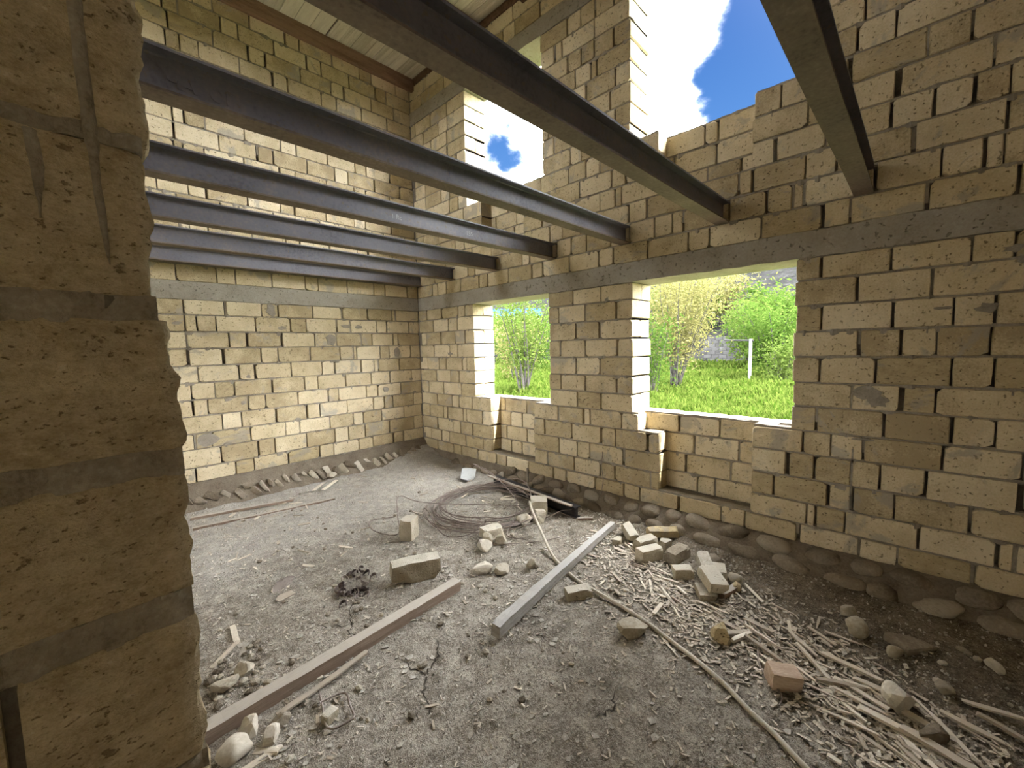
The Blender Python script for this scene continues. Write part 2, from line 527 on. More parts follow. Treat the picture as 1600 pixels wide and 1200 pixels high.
def brick(fr, u0_, u1_, v0, v1, depth, wall, rs, n0=0.0, name='brick', mat=None, chip_p=0.3):
    w, h = u1_ - u0_, v1 - v0
    if w < 0.012 or h < 0.02:
        return None
    uc, vc = (u0_ + u1_) / 2, (v0 + v1) / 2
    hw, hh = w / 2, h / 2
    ring = []
    cs = []
    for _ in range(4):
        if rs.random() < chip_p and w > 0.1:
            cs.append((rs.uniform(0.012, 0.035), rs.uniform(0.010, 0.030)))
        else:
            cs.append((rs.uniform(0.003, 0.007), rs.uniform(0.003, 0.007)))
    J = lambda a=0.0028: rs.uniform(-a, a * 0.5)
    cu = min(0.3 * w, 1)
    k = 3 if w > 0.26 else (2 if w > 0.1 else 1)
    cc = [(min(a, cu), b) for a, b in cs]
    # bottom edge left->right, right edge up, top edge right->left, left edge down
    for i in range(k + 1):
        t = i / k
        ring.append([-hw + cc[0][0] + t * (w - cc[0][0] - cc[1][0]), -hh - J()])
    for i in range(3):
        t = i / 2
        ring.append([hw + J(), -hh + cc[1][1] + t * (h - cc[1][1] - cc[2][1])])
    for i in range(k + 1):
        t = i / k
        ring.append([hw - cc[2][0] - t * (w - cc[2][0] - cc[3][0]), hh + J()])
    for i in range(3):
        t = i / 2
        ring.append([-hw - J(), hh - cc[3][1] - t * (h - cc[3][1] - cc[0][1])])
    m = len(ring)
    bev = rs.uniform(0.003, 0.0065)
    tu, tv = rs.uniform(-0.008, 0.008), rs.uniform(-0.012, 0.012)
    nb = n0 + rs.uniform(-0.004, 0.004)
    V, Fc = [], []
    for u, v in ring:
        V.append(fr.vec(u * (1 - bev / hw * 0.9), v * (1 - bev / hh * 0.9), nb + u * tu + v * tv + rs.uniform(-.0012, .0012)))
    for u, v in ring:
        V.append(fr.vec(u, v, nb - bev + u * tu))
    for u, v in ring:
        V.append(fr.vec(u, v, n0 - depth))
    Fc.append(fr.f(range(m)))
    for i in range(m):
        j = (i + 1) % m
        Fc.append(fr.f((i, i + m, j + m, j)))
        Fc.append(fr.f((i + m, i + 2 * m, j + 2 * m, j + m)))
    Fc.append(fr.f(reversed(range(2 * m, 3 * m))))
    return mesh_obj(name, V, Fc, mat or M_BRICK, wall, loc=fr.p(uc, vc, 0))


def fill_row(lo, hi, joints, rs):
    """joints inside [lo, hi]; long unknown stretches get the wall's own full / half rhythm"""
    js = sorted(j for j in joints if lo + 0.02 < j < hi - 0.02)
    pts = [lo] + js + [hi]
    out = [lo]
    for a, b in zip(pts, pts[1:]):
        x = a
        while b - x > 0.47:
            s = rs.choice((0.40, 0.40, 0.205))
            if b - (x + s) < 0.05:
                s = b - x - 0.2
            x += s + rs.uniform(-.01, .01)
            out.append(x)
        if b - out[-1] > 0.01 or b == hi:
            out.append(b)
    return out


class Mortar:
    def __init__(self, fr):
        self.fr, self.V, self.F = fr, [], []

    def bed(self, a, b, z, rs, back=-0.09, hw=0.008, front=(-0.024, -0.007)):
        fr = self.fr
        k = max(1, int((b - a) / 0.055))
        base = len(self.V)
        for i in range(k + 1):
            u = a + (b - a) * i / k
            s1 = hw + abs(rs.gauss(0, 0.0035))
            s2 = hw + abs(rs.gauss(0, 0.0035))
            if rs.random() < 0.05:
                s2 += rs.uniform(0.008, 0.03)
            nf = rs.uniform(*front)
            if s2 > hw + 0.009:
                nf = 0.004
            self.V += [fr.p(u, z - s2, back), fr.p(u, z - s2, nf), fr.p(u, z + s1, nf), fr.p(u, z + s1, back)]
        for i in range(k):
            c = base + i * 4
            for j in range(3):
                self.F.append(fr.f((c + j, c + 4 + j, c + 5 + j, c + 1 + j)))

    def plug(self, u0_, u1_, v0, v1, n, back=-0.09):
        fr = self.fr
        b = len(self.V)
        for nn in (back, n):
            self.V += [fr.p(u0_, v0, nn), fr.p(u1_, v0, nn), fr.p(u1_, v1, nn), fr.p(u0_, v1, nn)]
        self.F += [fr.f((b + 4, b + 5, b + 6, b + 7)), fr.f((b + 1, b, b + 4, b + 5)), fr.f((b + 2, b + 1, b + 5, b + 6)),
                   fr.f((b + 3, b + 2, b + 6, b + 7)), fr.f((b, b + 3, b + 7, b + 4))]

    def smear(self, u, v, ru, rv, rs, n=0.006, k=11):
        fr = self.fr
        b = len(self.V)
        self.V.append(fr.p(u, v, n + 0.004))
        for i in range(k):
            a = 2 * pi * i / k
            s = rs.uniform(0.6, 1.15)
            self.V.append(fr.p(u + ru * cos(a) * s, v + rv * sin(a) * s, n))
        for i in range(k):
            a = 2 * pi * i / k
            s = 1.0
            p = self.V[b + 1 + i] - fr.Nn * 0.012
            self.V.append(p)
        for i in range(k):
            j = (i + 1) % k
            self.F.append(fr.f((b, b + 1 + i, b + 1 + j)))
            self.F.append(fr.f((b + 1 + i, b + 1 + k + i, b + 1 + k + j, b + 1 + j)))

    def build(self, wall, name='mortar'):
        o = mesh_obj(name, self.V, self.F, M_MORTAR, wall)
        o['kind'] = 'stuff'
        return o


def brick_wall(name, fr, rows_z, rows_j, openings, ulo, uhi, thick, seed, label, jambs=(), depth=0.19, fill_p=0.36, matp=0.16, extra=()):
    """rows_z: bed lines, rows_j: known head joints per course, openings: per course list of (a, b)"""
    rs = random.Random(seed)
    V, Fc = [], []
    mo = Mortar(fr)
    wall = bpy.data.objects.new(name, bpy.data.meshes.new(name))
    link(wall)
    struct(wall, label)
    step = 1 if rows_z[1] > rows_z[0] else -1
    for i in range(len(rows_j)):
        za, zb = sorted((rows_z[i], rows_z[i + 1]))
        ops = sorted(openings[i])
        solid, x = [], ulo
        for a, b in ops:
            solid.append((x, a))
            x = b
        solid.append((x, uhi))
        for a, b in solid:
            left_open = a > ulo
            right_open = b < uhi
            # core behind the facing stones
            ca, cb = a + (0.16 if left_open else 0), b - (0.16 if right_open else 0)
            if cb - ca > 0.02:
                p0, p1 = fr.p(ca, za, -thick), fr.p(cb, zb, -0.055)
                boxmesh(V, Fc, [min(p0[k], p1[k]) for k in range(3)], [max(p0[k], p1[k]) for k in range(3)])
            aj = a + (rs.uniform(-.008, .008) if left_open else 0)
            bj = b + (rs.uniform(-.008, .008) if right_open else 0)
            edges = fill_row(aj, bj, rows_j[i], rs)
            for k in range(len(edges) - 1):
                g0, g1 = rs.uniform(.003, .010), rs.uniform(.003, .010)
                if rs.random() < 0.25:
                    g1 += rs.uniform(0.003, 0.016)
                e0 = edges[k] + (0 if (k == 0 and left_open) else g0)
                e1 = edges[k + 1] - (0 if (k == len(edges) - 2 and right_open) else g1)
                at_jamb = (k == 0 and left_open) or (k == len(edges) - 2 and right_open)
                dep = depth if at_jamb else 0.10
                header = at_jamb and (i % 2 == 1)
                if header and thick > 0.3:
                    dep = thick - 0.012
                top, bot = rs.uniform(.004, .009), rs.uniform(.004, .009)
                brick(fr, e0, e1, za + bot, zb - top, dep, wall, rs, mat=M_BRICKN if rs.random() < matp else M_BRICK)
                if at_jamb and not header and thick > 0.3:
                    w = min(0.2, e1 - e0)
                    if k == 0 and left_open:
                        q0, q1 = e0 + rs.uniform(0, .006), e0 + max(w, .17)
                    else:
                        q0, q1 = e1 - max(w, .17), e1 - rs.uniform(0, .006)
                    brick(fr, q0, q1, za + bot, zb - top, thick - 0.012 - depth - 0.012, wall, rs, n0=-depth - 0.014)
                if k > 0 and rs.random() < fill_p:
                    f0 = 0.0 if rs.random() < 0.5 else rs.uniform(0, 0.5)
                    mo.plug(edges[k] - 0.012, edges[k] + 0.012, za + 0.01 + f0 * (zb - za - 0.02), zb - 0.006, rs.uniform(-.03, -.006))
            mo.bed(aj + (0.012 if left_open else 0), bj - (0.012 if right_open else 0), za, rs)
            mo.bed(aj + (0.012 if left_open else 0), bj - (0.012 if right_open else 0), zb, rs)
            # bed mortar seen on the reveals
            for side, e in ((left_open, a), (right_open, b)):
                if side:
                    s = 1 if e == a else -1
                    for z in (za, zb):
                        p0, p1 = fr.p(e + s * 0.012, z - .009, -thick + 0.02), fr.p(e + s * 0.17, z + .009, -0.02)
                        boxmesh(mo.V, mo.F, [min(p0[k], p1[k]) for k in range(3)], [max(p0[k], p1[k]) for k in range(3)])
    for f in extra:
        f(mo, wall, rs, V, Fc)
    wall.data.from_pydata([tuple(v) for v in V], [], Fc)
    wall.data.update()
    wall.data.materials.append(M_CORE)
    mo.build(wall)
    return wall


def concrete_band(fr, a, b, z0, z1, n0, thick, wall, seed, rag=0.012):
    rs = random.Random(seed)
    k = int((b - a) / 0.07)
    V, Fc = [], []
    rows = 4
    for i in range(k + 1):
        u = a + (b - a) * i / k
        lo = z0 - (abs(mnoise.noise(Vector((u * 4, seed, 0)))) * rag * 2) + 0.004
        hi = z1 + mnoise.noise(Vector((u * 3, seed, 5))) * rag
        V.append(fr.p(u, z0, -thick))
        for j in range(rows):
            t = j / (rows - 1)
            V.append(fr.p(u, lo + (hi - lo) * t, n0 + mnoise.noise(Vector((u * 7, t * 3, seed))) * 0.006))
        V.append(fr.p(u, z1, -thick))
    m = rows + 2
    for i in range(k):
        for j in range(m):
            c, d = i * m + j, i * m + (j + 1) % m
            Fc.append(fr.f((c, c + m, d + m, d)))
    Fc.append(fr.f(range(m - 1, -1, -1)))
    Fc.append(fr.f(range(k * m, k * m + m)))
    return mesh_obj('concrete_band', V, Fc, M_CONC, wall)


XW, YB, TH = 3.96, 6.0, 0.40
FW = Frame((XW, 0, 0), (0, 1, 0), (-1, 0, 0))
FP = Frame((XW + 0.19, 0, 0), (0, 1, 0), (-1, 0, 0))     # parapets set back in the niches
FB = Frame((0, YB, 0), (1, 0, 0), (0, -1, 0))
FF = Frame((0, 0.672, 0), (1, 0, 0), (0, -1, 0))

CZ = [.632, .462, .264, .065, -.131, -.333, -.522, -.717, -.904, -1.107, -1.303, -1.485, -1.645]
DZ = [.83, 1.02, 1.22, 1.415, 1.608, 1.803, 1.997] + [1.997 + .1945 * k for k in range(1, 9)]
DZ2 = [3.745, 3.93, 4.115]
W_LOW = [
    [5.767, 5.377, 4.965, 4.804, 2.862, 2.494, 0.563, 0.167, -0.209, -0.388],
    [5.598, 5.21, 4.988, 3.07, 2.694, 2.307, 0.345, -0.039],
    [5.801, 5.404, 5.049, 4.808, 2.834, 2.52, 0.545, 0.143, -0.149, -0.327],
    [5.599, 5.195, 5.002, 3.061, 2.702, 2.304, 0.325, 0.094, -0.08],
    [5.794, 5.477, 5.3, 4.902, 4.797, 2.831, 2.509, 0.545, 0.222, -0.159, -0.344],
    [5.56, 5.2, 4.987, 3.053, 2.705, 2.308, 0.345, 0.085, -0.092],
    [5.786, 5.383, 4.942, 2.811, 2.498, 0.554, 0.159, -0.177, -0.364],
    [5.563, 5.181, 5.011, 4.71, 3.103, 2.734, 2.642, 2.245, 0.636, 0.456, 0.265, -0.146],
    [5.783, 5.402, 5.307, 4.918, 4.845, 4.481, 3.32, 2.902, 2.503, 2.321, 1.957, 0.743, 0.558, 0.327, 0.165, -0.069, -0.481],
    [5.584, 5.172, 4.992, 4.71, 3.094, 2.826, 2.653, 2.231, 0.831, 0.462, 0.323, 0.079, -0.283],
    [5.766, 5.279, 4.867, 4.476, 3.278, 2.87, 2.516, 2.332, 1.917, 0.596, 0.535, 0.35, -0.049, -0.409],
    [5.602, 5.188, 4.991, 4.605, 4.209, 4.012, 3.598, 3.191, 2.992, 2.586, 2.225, 2.031, 1.637, 1.234, 1.04, 0.651, 0.263, 0.05, -0.311]]
PAR1 = [[4.197, 3.786], [3.875], [4.173, 3.788], [3.884]]
PAR2 = [[1.705, 1.32], [1.556, 1.152], [1.636, 1.219], [1.516, 1.35]]
W_UP = [
    [5.587, 5.434, 5.223, 4.875, 4.471, 4.287, 3.886, 3.479, 3.303, 2.913, 2.522, 2.341, 1.963, 1.565, 1.379, 0.973, 0.575, 0.404, 0.014, -0.379],
    [4.706, 4.544, 4.175, 3.637, 3.104, 2.881, 2.676, 2.16, 1.893, 1.714, 1.22, 0.939, 0.762, 0.28, -0.05, -0.231],
    [3.585, 3.188, 3.005, 2.584, 2.171, 1.975, 1.55, 1.15, 1.05, 0.685, 0.495, 0.09, -0.313],
    [2.907, 2.499, 2.322, 2.244, 0.896, 0.568, 0.002, -0.172],
    [3.181, 2.756, 2.358, 2.196, 0.682, 0.601, 0.19, -0.244],
    [3.311, 2.908, 2.672, 2.496, 0.863, 0.048, -0.145],
    [2.881, 2.738, 2.554, 0.204, -0.192], [3.105, 2.317, 0.37], [2.376], [2.669, 2.311], [2.599, 2.534],
    [2.899, 2.722, 2.559, 2.333], [3.082, 2.975, 2.557], [2.902, 2.729, 2.552, 2.332]]
B_Z = [.632, .455, .262, .07, -.131, -.33, -.525, -.717, -.918, -1.107, -1.32, -1.495]
B_LOW = [
    [0.847, 1.252, 1.63, 1.822, 2.255, 2.67, 3.058, 3.528],
    [0.955, 1.14, 1.553, 1.961, 2.166, 2.583, 2.777, 3.191, 3.367, 3.765],
    [0.849, 1.257, 1.457, 1.853, 2.262, 2.559, 2.942, 3.109, 3.471, 3.554],
    [1.195, 1.594, 1.79, 2.192, 2.603, 2.802, 2.853, 3.227, 3.387, 3.774],
    [0.924, 1.337, 1.513, 1.935, 2.337, 2.52, 2.916, 3.12, 3.19, 3.561],
    [1.073, 1.269, 1.696, 2.09, 2.268, 2.668, 3.061, 3.375, 3.773],
    [0.993, 1.408, 1.602, 1.992, 2.4, 2.546, 2.971, 3.164, 3.565],
    [1.118, 1.322, 1.721, 2.103, 2.275, 2.663, 3.075, 3.266, 3.408, 3.789],
    [1.0, 1.407, 1.815, 1.989, 2.398, 2.747, 2.899, 3.202, 3.602],
    [1.085, 1.486, 1.674, 2.071, 2.46, 2.66, 2.925, 3.332, 3.783],
    [0.821, 1.217, 1.418, 1.825, 2.231, 2.426, 2.806, 3.037, 3.395, 3.575]]
BU_Z = [.83 + .1933 * k for k in range(18)]
B_UP = {0: [0.806, 1.188, 1.376, 1.779, 2.187, 2.354, 2.765, 3.181, 3.367, 3.764],
        1: [0.903, 1.089, 1.505, 2.511, 2.912, 3.107, 3.527],
        3: [0.968, 1.144, 1.591, 1.978, 2.149, 2.549, 2.944, 3.123, 3.518],
        4: [0.871, 1.281, 1.472, 1.85, 2.243, 2.432, 2.785, 3.194, 3.383, 3.759],
        5: [0.984, 1.164, 1.572, 1.938, 2.116, 2.523, 2.924, 3.101, 3.53],
        7: [0.972, 1.164, 1.565, 1.966, 2.151, 2.555, 2.95, 3.126, 3.521],
        8: [0.912, 1.318, 1.722, 1.898, 2.305, 2.681, 2.868, 3.281, 3.714],
        9: [1.01, 1.197, 1.592, 1.994, 2.179, 2.589, 2.983, 3.16, 3.542],
        12: [0.878, 1.265, 1.436, 1.817, 2.193, 2.382, 2.782, 3.194, 3.367, 3.747],
        13: [1.025, 1.195, 1.591, 1.961, 2.127, 2.554, 3.131],
        14: [0.933, 1.338, 1.707, 1.892, 2.294, 2.885, 3.293, 3.654],
        15: [1.034, 1.431, 1.602, 1.995, 2.39, 2.576, 2.965, 3.37, 3.541],
        16: [1.178, 1.36, 1.739, 2.138, 2.308, 2.74, 3.124, 3.309, 3.711]}


def parapet(z_lines, joints, a, b, seed):
    """thin brick parapet at the back of a window niche, with its mortar and sill"""
    def f(mo, wall, rs, V, Fc):
        m2 = Mortar(FP)
        for i, js in enumerate(joints):
            za, zb = sorted((z_lines[i], z_lines[i + 1]))
            edges = fill_row(a - 0.06, b + 0.06, js, rs)
            for k in range(len(edges) - 1):
                brick(FP, edges[k] + rs.uniform(.004, .01), edges[k + 1] - rs.uniform(.004, .012), za + .007, zb - .007, 0.12, wall, rs)
                if k and rs.random() < .5:
                    m2.plug(edges[k] - .012, edges[k] + .012, za + .01, zb - .006, rs.uniform(-.03, -.008))
            m2.bed(a - .05, b + .05, za, rs)
            m2.bed(a - .05, b + .05, zb, rs)
        zlo, zhi = min(z_lines), max(z_lines)
        boxmesh(V, Fc, (XW + 0.19 + 0.05, a - 0.05, zlo), (XW + TH - 0.01, b + 0.05, zhi - 0.004))
        boxmesh(V, Fc, (XW + 0.06, a - 0.02, zlo - 0.1), (XW + 0.25, b + 0.02, zlo - 0.012))
        m2.build(wall)
    return f


def sill(z, a, b, na, nb, seed):
    """uneven mortar topping on a window sill, n measured from the wall face outwards"""
    def f(mo, wall, rs, V, Fc):
        vs_, fs_ = rounded_box(nb - na, b - a, 0.03, 6, 24, 1, 0.006, 0.007, 14, seed)
        mesh_obj('sill_mortar', vs_, fs_, M_MORTAR, wall, loc=(XW + (na + nb) / 2, (a + b) / 2, z - 0.004))
    return f


def build_walls():
    ops = []
    for i in range(12):
        if i <= 6:
            ops.append([(0.718, 2.122), (3.22, 4.61)])
        elif i == 7:
            ops.append([(1.003, 2.06), (3.487, 4.297)])
        elif i <= 10:
            ops.append([(1.0, 1.83), (3.49, 4.295)])
        else:
            ops.append([])

    def smears(mo, wall, rs, V, Fc):
        mo.smear(0.255, -0.40, 0.085, 0.06, rs)
        mo.smear(0.20, -0.455, 0.07, 0.04, rs)
        for _ in range(16):
            u, z = rs.uniform(-.5, 6), rs.uniform(-1.5, .6)
            if (0.5 < u < 2.3) or (3.0 < u < 4.8):
                continue
            mo.smear(u, z, rs.uniform(.02, .07), rs.uniform(.01, .035), rs, 0.004)
        # a run of dripped mortar down three courses
        for z0 in (-0.93, -1.0, -1.1, -1.2, -1.28):
            mo.plug(0.318, 0.33, z0, z0 + .11, 0.006, -0.01)
    w = brick_wall('wall_right', FW, CZ, W_LOW, ops, -1.1, 6.0, TH, 5, 'tan limestone brick wall with two open windows over the dirt floor',
                   extra=(parapet(CZ[7:12], PAR1, 3.487, 4.297, 1), parapet(CZ[7:12], PAR2, 1.0, 2.06, 2),
                          sill(CZ[7], 3.22, 4.61, 0.19, 0.40, 3), sill(CZ[7], 0.718, 2.122, 0.19, 0.40, 4), smears))
    concrete_band(FW, -1.2, 6.02, 0.632, 0.832, 0.004, TH + .005, w, 3, 0.010)
    # wall past the last modelled bricks, behind the viewer
    V, Fc = [], []
    boxmesh(V, Fc, (XW, -3.2, -1.9), (XW + TH, -1.1, 4.2))
    mesh_obj('plain_stretch', V, Fc, M_PLAIN, w)

    ops = []
    for i in range(14):
        if i < 3:
            ops.append([])
        elif i < 6:
            ops.append([(1.05, 1.855), (3.60, 4.37)])
        else:
            ops.append([(0.765, 2.15), (3.28, 4.67)])
    wu = brick_wall('wall_right_upper', FW, DZ, W_UP, ops, -0.72, 6.0, TH, 6, 'upper storey of the tan brick wall with open windows to the sky',
                    extra=(parapet(DZ[3:7], [[1.472], [1.784, 1.395], [1.501]], 1.05, 1.855, 5),
                           parapet(DZ[3:7], [[4.1], [3.9], [4.05]], 3.60, 4.37, 6),
                           sill(DZ[6], 3.28, 4.67, 0.02, 0.40, 7)))
    concrete_band(FW, -0.8, 6.02, 3.553, 3.745, 0.004, TH + .005, wu, 8, 0.006)
    V, Fc = [], []
    boxmesh(V, Fc, (XW + .01, -1.15, .82), (XW + TH, -.70, 4.2))
    mesh_obj('plain_stretch', V, Fc, M_PLAIN, wu)
    brick_rows_top(wu)
    wb = brick_wall('wall_back', FB, B_Z, B_LOW, [[] for _ in B_LOW], -0.35, XW, 0.3, 7, 'pale limestone brick wall at the far end under the steel beams',
                    extra=(back_patches,), matp=0.05)
    concrete_band(FB, -0.5, XW + .02, 0.632, 0.832, 0.004, 0.31, wb, 11, 0.014)
    wbu = brick_wall('wall_back_upper', FB, BU_Z, [B_UP.get(i, []) for i in range(17)], [[] for _ in range(17)], 0.1, XW, 0.3, 8,
                     'upper part of the far limestone wall above the concrete band', matp=0.05)
    V, Fc = [], []
    boxmesh(V, Fc, (XW + .003, YB - .06, -1.9), (XW + TH, YB + .3, 4.2))
    mesh_obj('corner_core', V, Fc, M_CORE, wb)
    V, Fc = [], []
    boxmesh(V, Fc, (-1.2, YB, -1.9), (-0.35, YB + .3, 0.832))
    boxmesh(V, Fc, (-1.2, YB, 0.832), (0.1, YB + .3, 4.2))
    mesh_obj('plain_stretch', V, Fc, M_PLAIN, wb)
    return w


def back_patches(mo, wall, rs, V, Fc):
    for u, v, ru, rv in ((1.74, .55, .06, .09), (2.48, .17, .07, .09), (3.52, -.03, .06, .09), (0.95, -1.01, .12, .09), (2.9, .35, .06, .03),
                         (2.72, .36, .08, .03), (1.2, -.55, .05, .03), (3.3, -.62, .06, .04)):
        mo.smear(u, v, ru, rv, rs, 0.004)
    for _ in range(14):
        mo.smear(rs.uniform(.7, 3.9), rs.uniform(-1.4, .6), rs.uniform(.02, .07), rs.uniform(.01, .03), rs, 0.003)


def brick_rows_top(wall):
    rs = random.Random(77)
    mo = Mortar(FW)
    V, Fc = [], []
    for i in range(2):
        za, zb = DZ2[i], DZ2[i + 1]
        e = fill_row(-0.72, 6.0, [5.55, 5.15, 4.75, 4.55, 4.15] if i else [5.7, 5.3, 5.1, 4.7, 4.3], rs)
        for k in range(len(e) - 1):
            brick(FW, e[k] + .006, e[k + 1] - .006, za + .007, zb - .007, .1, wall, rs)
            if rs.random() < .5:
                mo.plug(e[k] - .012, e[k] + .012, za + .01, zb - .006, -.015)
        mo.bed(-.72, 6.0, za, rs)
        mo.bed(-.72, 6.0, zb, rs)
        p0, p1 = FW.p(-.72, za, -TH), FW.p(6.0, zb, -.055)
        boxmesh(V, Fc, [min(p0[k], p1[k]) for k in range(3)], [max(p0[k], p1[k]) for k in range(3)])
    mesh_obj('wall_head', V, Fc, M_CORE, wall)
    mo.build(wall)


def plain_brick_mat():
    m, t, b = material('plain_brickwork')
    vec, _ = coords(t, True)
    sep = N(t, 'ShaderNodeSeparateXYZ')
    t.links.new(vec, sep.inputs[0])
    cb = N(t, 'ShaderNodeCombineXYZ')
    t.links.new(math_n(t, 'ADD', sep.outputs[0], sep.outputs[1]), cb.inputs[0])
    t.links.new(sep.outputs[2], cb.inputs[1])
    br = N(t, 'ShaderNodeTexBrick')
    t.links.new(cb.outputs[0], br.inputs['Vector'])
    br.inputs['Scale'].default_value = 1.0
    br.inputs['Brick Width'].default_value = 0.4
    br.inputs['Row Height'].default_value = 0.195
    br.inputs['Mortar Size'].default_value = 0.008
    br.inputs['Color1'].default_value = (0.74, 0.63, 0.45, 1)
    br.inputs['Color2'].default_value = (0.68, 0.57, 0.40, 1)
    br.inputs['Mortar'].default_value = (0.2, 0.17, 0.13, 1)
    t.links.new(br.outputs['Color'], b.inputs['Base Color'])
    b.inputs['Roughness'].default_value = 0.95
    return m


M_PLAIN = plain_brick_mat()
build_walls()


# ------------------------------------------------------------------ the near partition (end of a wall beside the viewer)
def front_wall():
    rs = random.Random(41)
    wall = bpy.data.objects.new('wall_front', bpy.data.meshes.new('wall_front'))
    link(wall)
    struct(wall, 'rough end of a limestone partition wall in deep shade, very close')
    rows = [(0.635, 0.456, .088), (0.446, .256, .088), (.245, .071, .080), (.044, -.120, .092), (-.147, -.310, .091), (-.345, -.545, .088),
            (-.56, -.74, .088), (-.755, -.93, .086), (-.945, -1.12, .086), (-1.135, -1.31, .086), (-1.325, -1.5, .086), (-1.515, -1.69, .086)]
    cuts = [[-.31], [-.12, -.52], [-.30], [-.14, -.52], [-.33], [-.083, -.5], [-.3], [-.1, -.5], [-.3], [-.1, -.5], [-.3], [-.1]]
    V, Fc = [], []
    boxmesh(V, Fc, (-1.2, FF.O.y + 0.012, -1.9), (0.055, FF.O.y + 0.38, 1.0))
    wall.data.from_pydata(V, [], Fc)
    wall.data.materials.append(M_CORE)
    wall.data.update()
    for i, (zt, zb_, e) in enumerate(rows):
        xs = sorted([-.9] + cuts[i] + [e])
        for a, b in zip(xs, xs[1:]):
            g = 0.004 if a > -.85 else 0
            w, h = b - a - g - .005, zt - zb_
            near = abs((zt + zb_) / 2) < 0.75 and b > -.35
            nx, nz = (int(w / .009), int(h / .009)) if near else (6, 4)
            nx, nz = max(nx, 3), max(nz, 3)
            sd = 100 + i * 7 + int(b * 50)

            def rough(p, w=w, h=h, sd=sd, last=(b == e)):
                q = p + Vector((sd * 1.7, 0, sd * .9))
                k = 0.0016 * mnoise.noise(q * 45) + 0.0035 * mnoise.noise(q * 14)
                p = p + Vector((0, k, 0))
                if last:
                    ed = max(0, 1 - (w / 2 - p.x) / .03)
                    p.x += ed * (0.009 * mnoise.noise(q * 22) + 0.006 * mnoise.noise(q * 60) - .003)
                    p.y += ed * ed * .008
                tb = max(0, 1 - (h / 2 - abs(p.z)) / .02)
                p.z += tb * .005 * mnoise.noise(q * 28) * (1 if p.z > 0 else -1)
                p.y += tb * tb * .004
                return p
            vs_, fs_ = rounded_box(w, 0.38, h, nx, 6 if near else 2, nz, .007, 0, 1, sd, fn=rough)
            mesh_obj('brick', vs_, fs_, M_NEAR, wall, loc=(a + g + w / 2, FF.O.y + 0.19, (zt + zb_) / 2))
    # bed mortar, squeezed and broken
    V, Fc = [], []
    for i in range(len(rows) - 1):
        z1, z0 = rows[i][1] + .004, rows[i + 1][0] - .004
        e = min(rows[i][2], rows[i + 1][2]) - .010
        k = 150
        base = len(V)
        for j in range(k + 1):
            u = -.9 + (e + .9) * j / k
            d = .003 + .012 * abs(mnoise.noise(Vector((u * 17, i * 3.1, 0)))) + .005 * mnoise.noise(Vector((u * 60, i, 2)))
            t = .004 * mnoise.noise(Vector((u * 20, i * 2.1, 5)))
            V.append((u, FF.O.y + .05, z0))
            for q in range(5):
                w = z0 + (z1 - z0) * q / 4
                pq = Vector((u, w, i * 1.7))
                V.append((u, FF.O.y + d + .006 * mnoise.noise(pq * 55) + .003 * mnoise.noise(pq * 140), w + t))
            V.append((u, FF.O.y + .05, z1))
        for j in range(k):
            c = base + j * 7
            for q in range(6):
                Fc.append((c + q, c + q + 7, c + q + 8, c + q + 1))
        # end of the bed on the opening side
        boxmesh(V, Fc, (e - .04, FF.O.y + .03, z0), (e - .012, FF.O.y + .36, z1))
    o = mesh_obj('mortar', V, Fc, M_BEDN, wall)
    o['kind'] = 'stuff'
    # old drips of wet mortar down the face
    V, Fc = [], []
    for path, wd in (([(.020, .46), (.024, .40), (.025, .334), (.026, .267), (.027, .234), (.027, .192), (.029, .158), (.03, .125), (.031, .105)], [.008, .0085, .0075, .0065, .006, .005, .0045, .003, .0008]),
                     ([(-.020, .238), (-.018, .215), (-.017, .20), (-.0175, .181), (-.018, .165), (-.019, .148)], [.006, .0085, .009, .006, .002, .0008])):
        b = len(V)
        for (x, z), w_ in zip(path, wd):
            V += [(x - w_, FF.O.y + .002, z), (x - w_ * .5, FF.O.y - .0035, z), (x + w_ * .5, FF.O.y - .0035, z), (x + w_, FF.O.y + .002, z)]
        for j in range(len(path) - 1):
            c = b + j * 4
            for q in range(3):
                Fc.append((c + q, c + q + 1, c + q + 5, c + q + 4))
    mesh_obj('mortar_drip', V, Fc, M_BEDN, wall, smooth=True)


def near_mat():
    m, t, b = material('shell_limestone_near')
    vec, rnd = coords(t)
    mp = N(t, 'ShaderNodeMapping')
    mp.inputs['Scale'].default_value = (0.8, 1.0, 1.15)
    t.links.new(vec, mp.inputs['Vector'])
    p = mp.outputs[0]
    big = noise_n(t, p, 12.0, 5, 0.65, 0.4)
    mid = noise_n(t, p, 70.0, 4, 0.65)
    fine = noise_n(t, p, 330.0, 3, 0.7)
    v = math_n(t, 'ADD', math_n(t, 'MULTIPLY', big, 0.4), math_n(t, 'ADD', math_n(t, 'MULTIPLY', mid, 0.32), math_n(t, 'MULTIPLY', fine, 0.28)))
    c = mixc(t, maprange(t, v, 0.34, 0.66), (0.34, 0.265, 0.155), (0.63, 0.525, 0.35))
    pit = noise_n(t, p, 150.0, 3, 0.6)
    pm = maprange(t, pit, 0.62, 0.70)
    pit2 = noise_n(t, p, 55.0, 4, 0.62, 0.15)
    pm2 = maprange(t, pit2, 0.655, 0.70)
    pm = math_n(t, 'MAXIMUM', pm, pm2)
    c = mixc(t, math_n(t, 'MULTIPLY', pm, 0.7), c, (0.15, 0.10, 0.05))
    c = mixc(t, math_n(t, 'MULTIPLY', maprange(t, mid, 0.66, 0.72), 0.5), c, (0.66, 0.60, 0.48))
    t.links.new(c, b.inputs['Base Color'])
    b.inputs['Roughness'].default_value = 0.95
    h = math_n(t, 'SUBTRACT', v, math_n(t, 'MULTIPLY', pm, 0.35))
    bump(t, b, h, 1.0, 0.006)
    return m


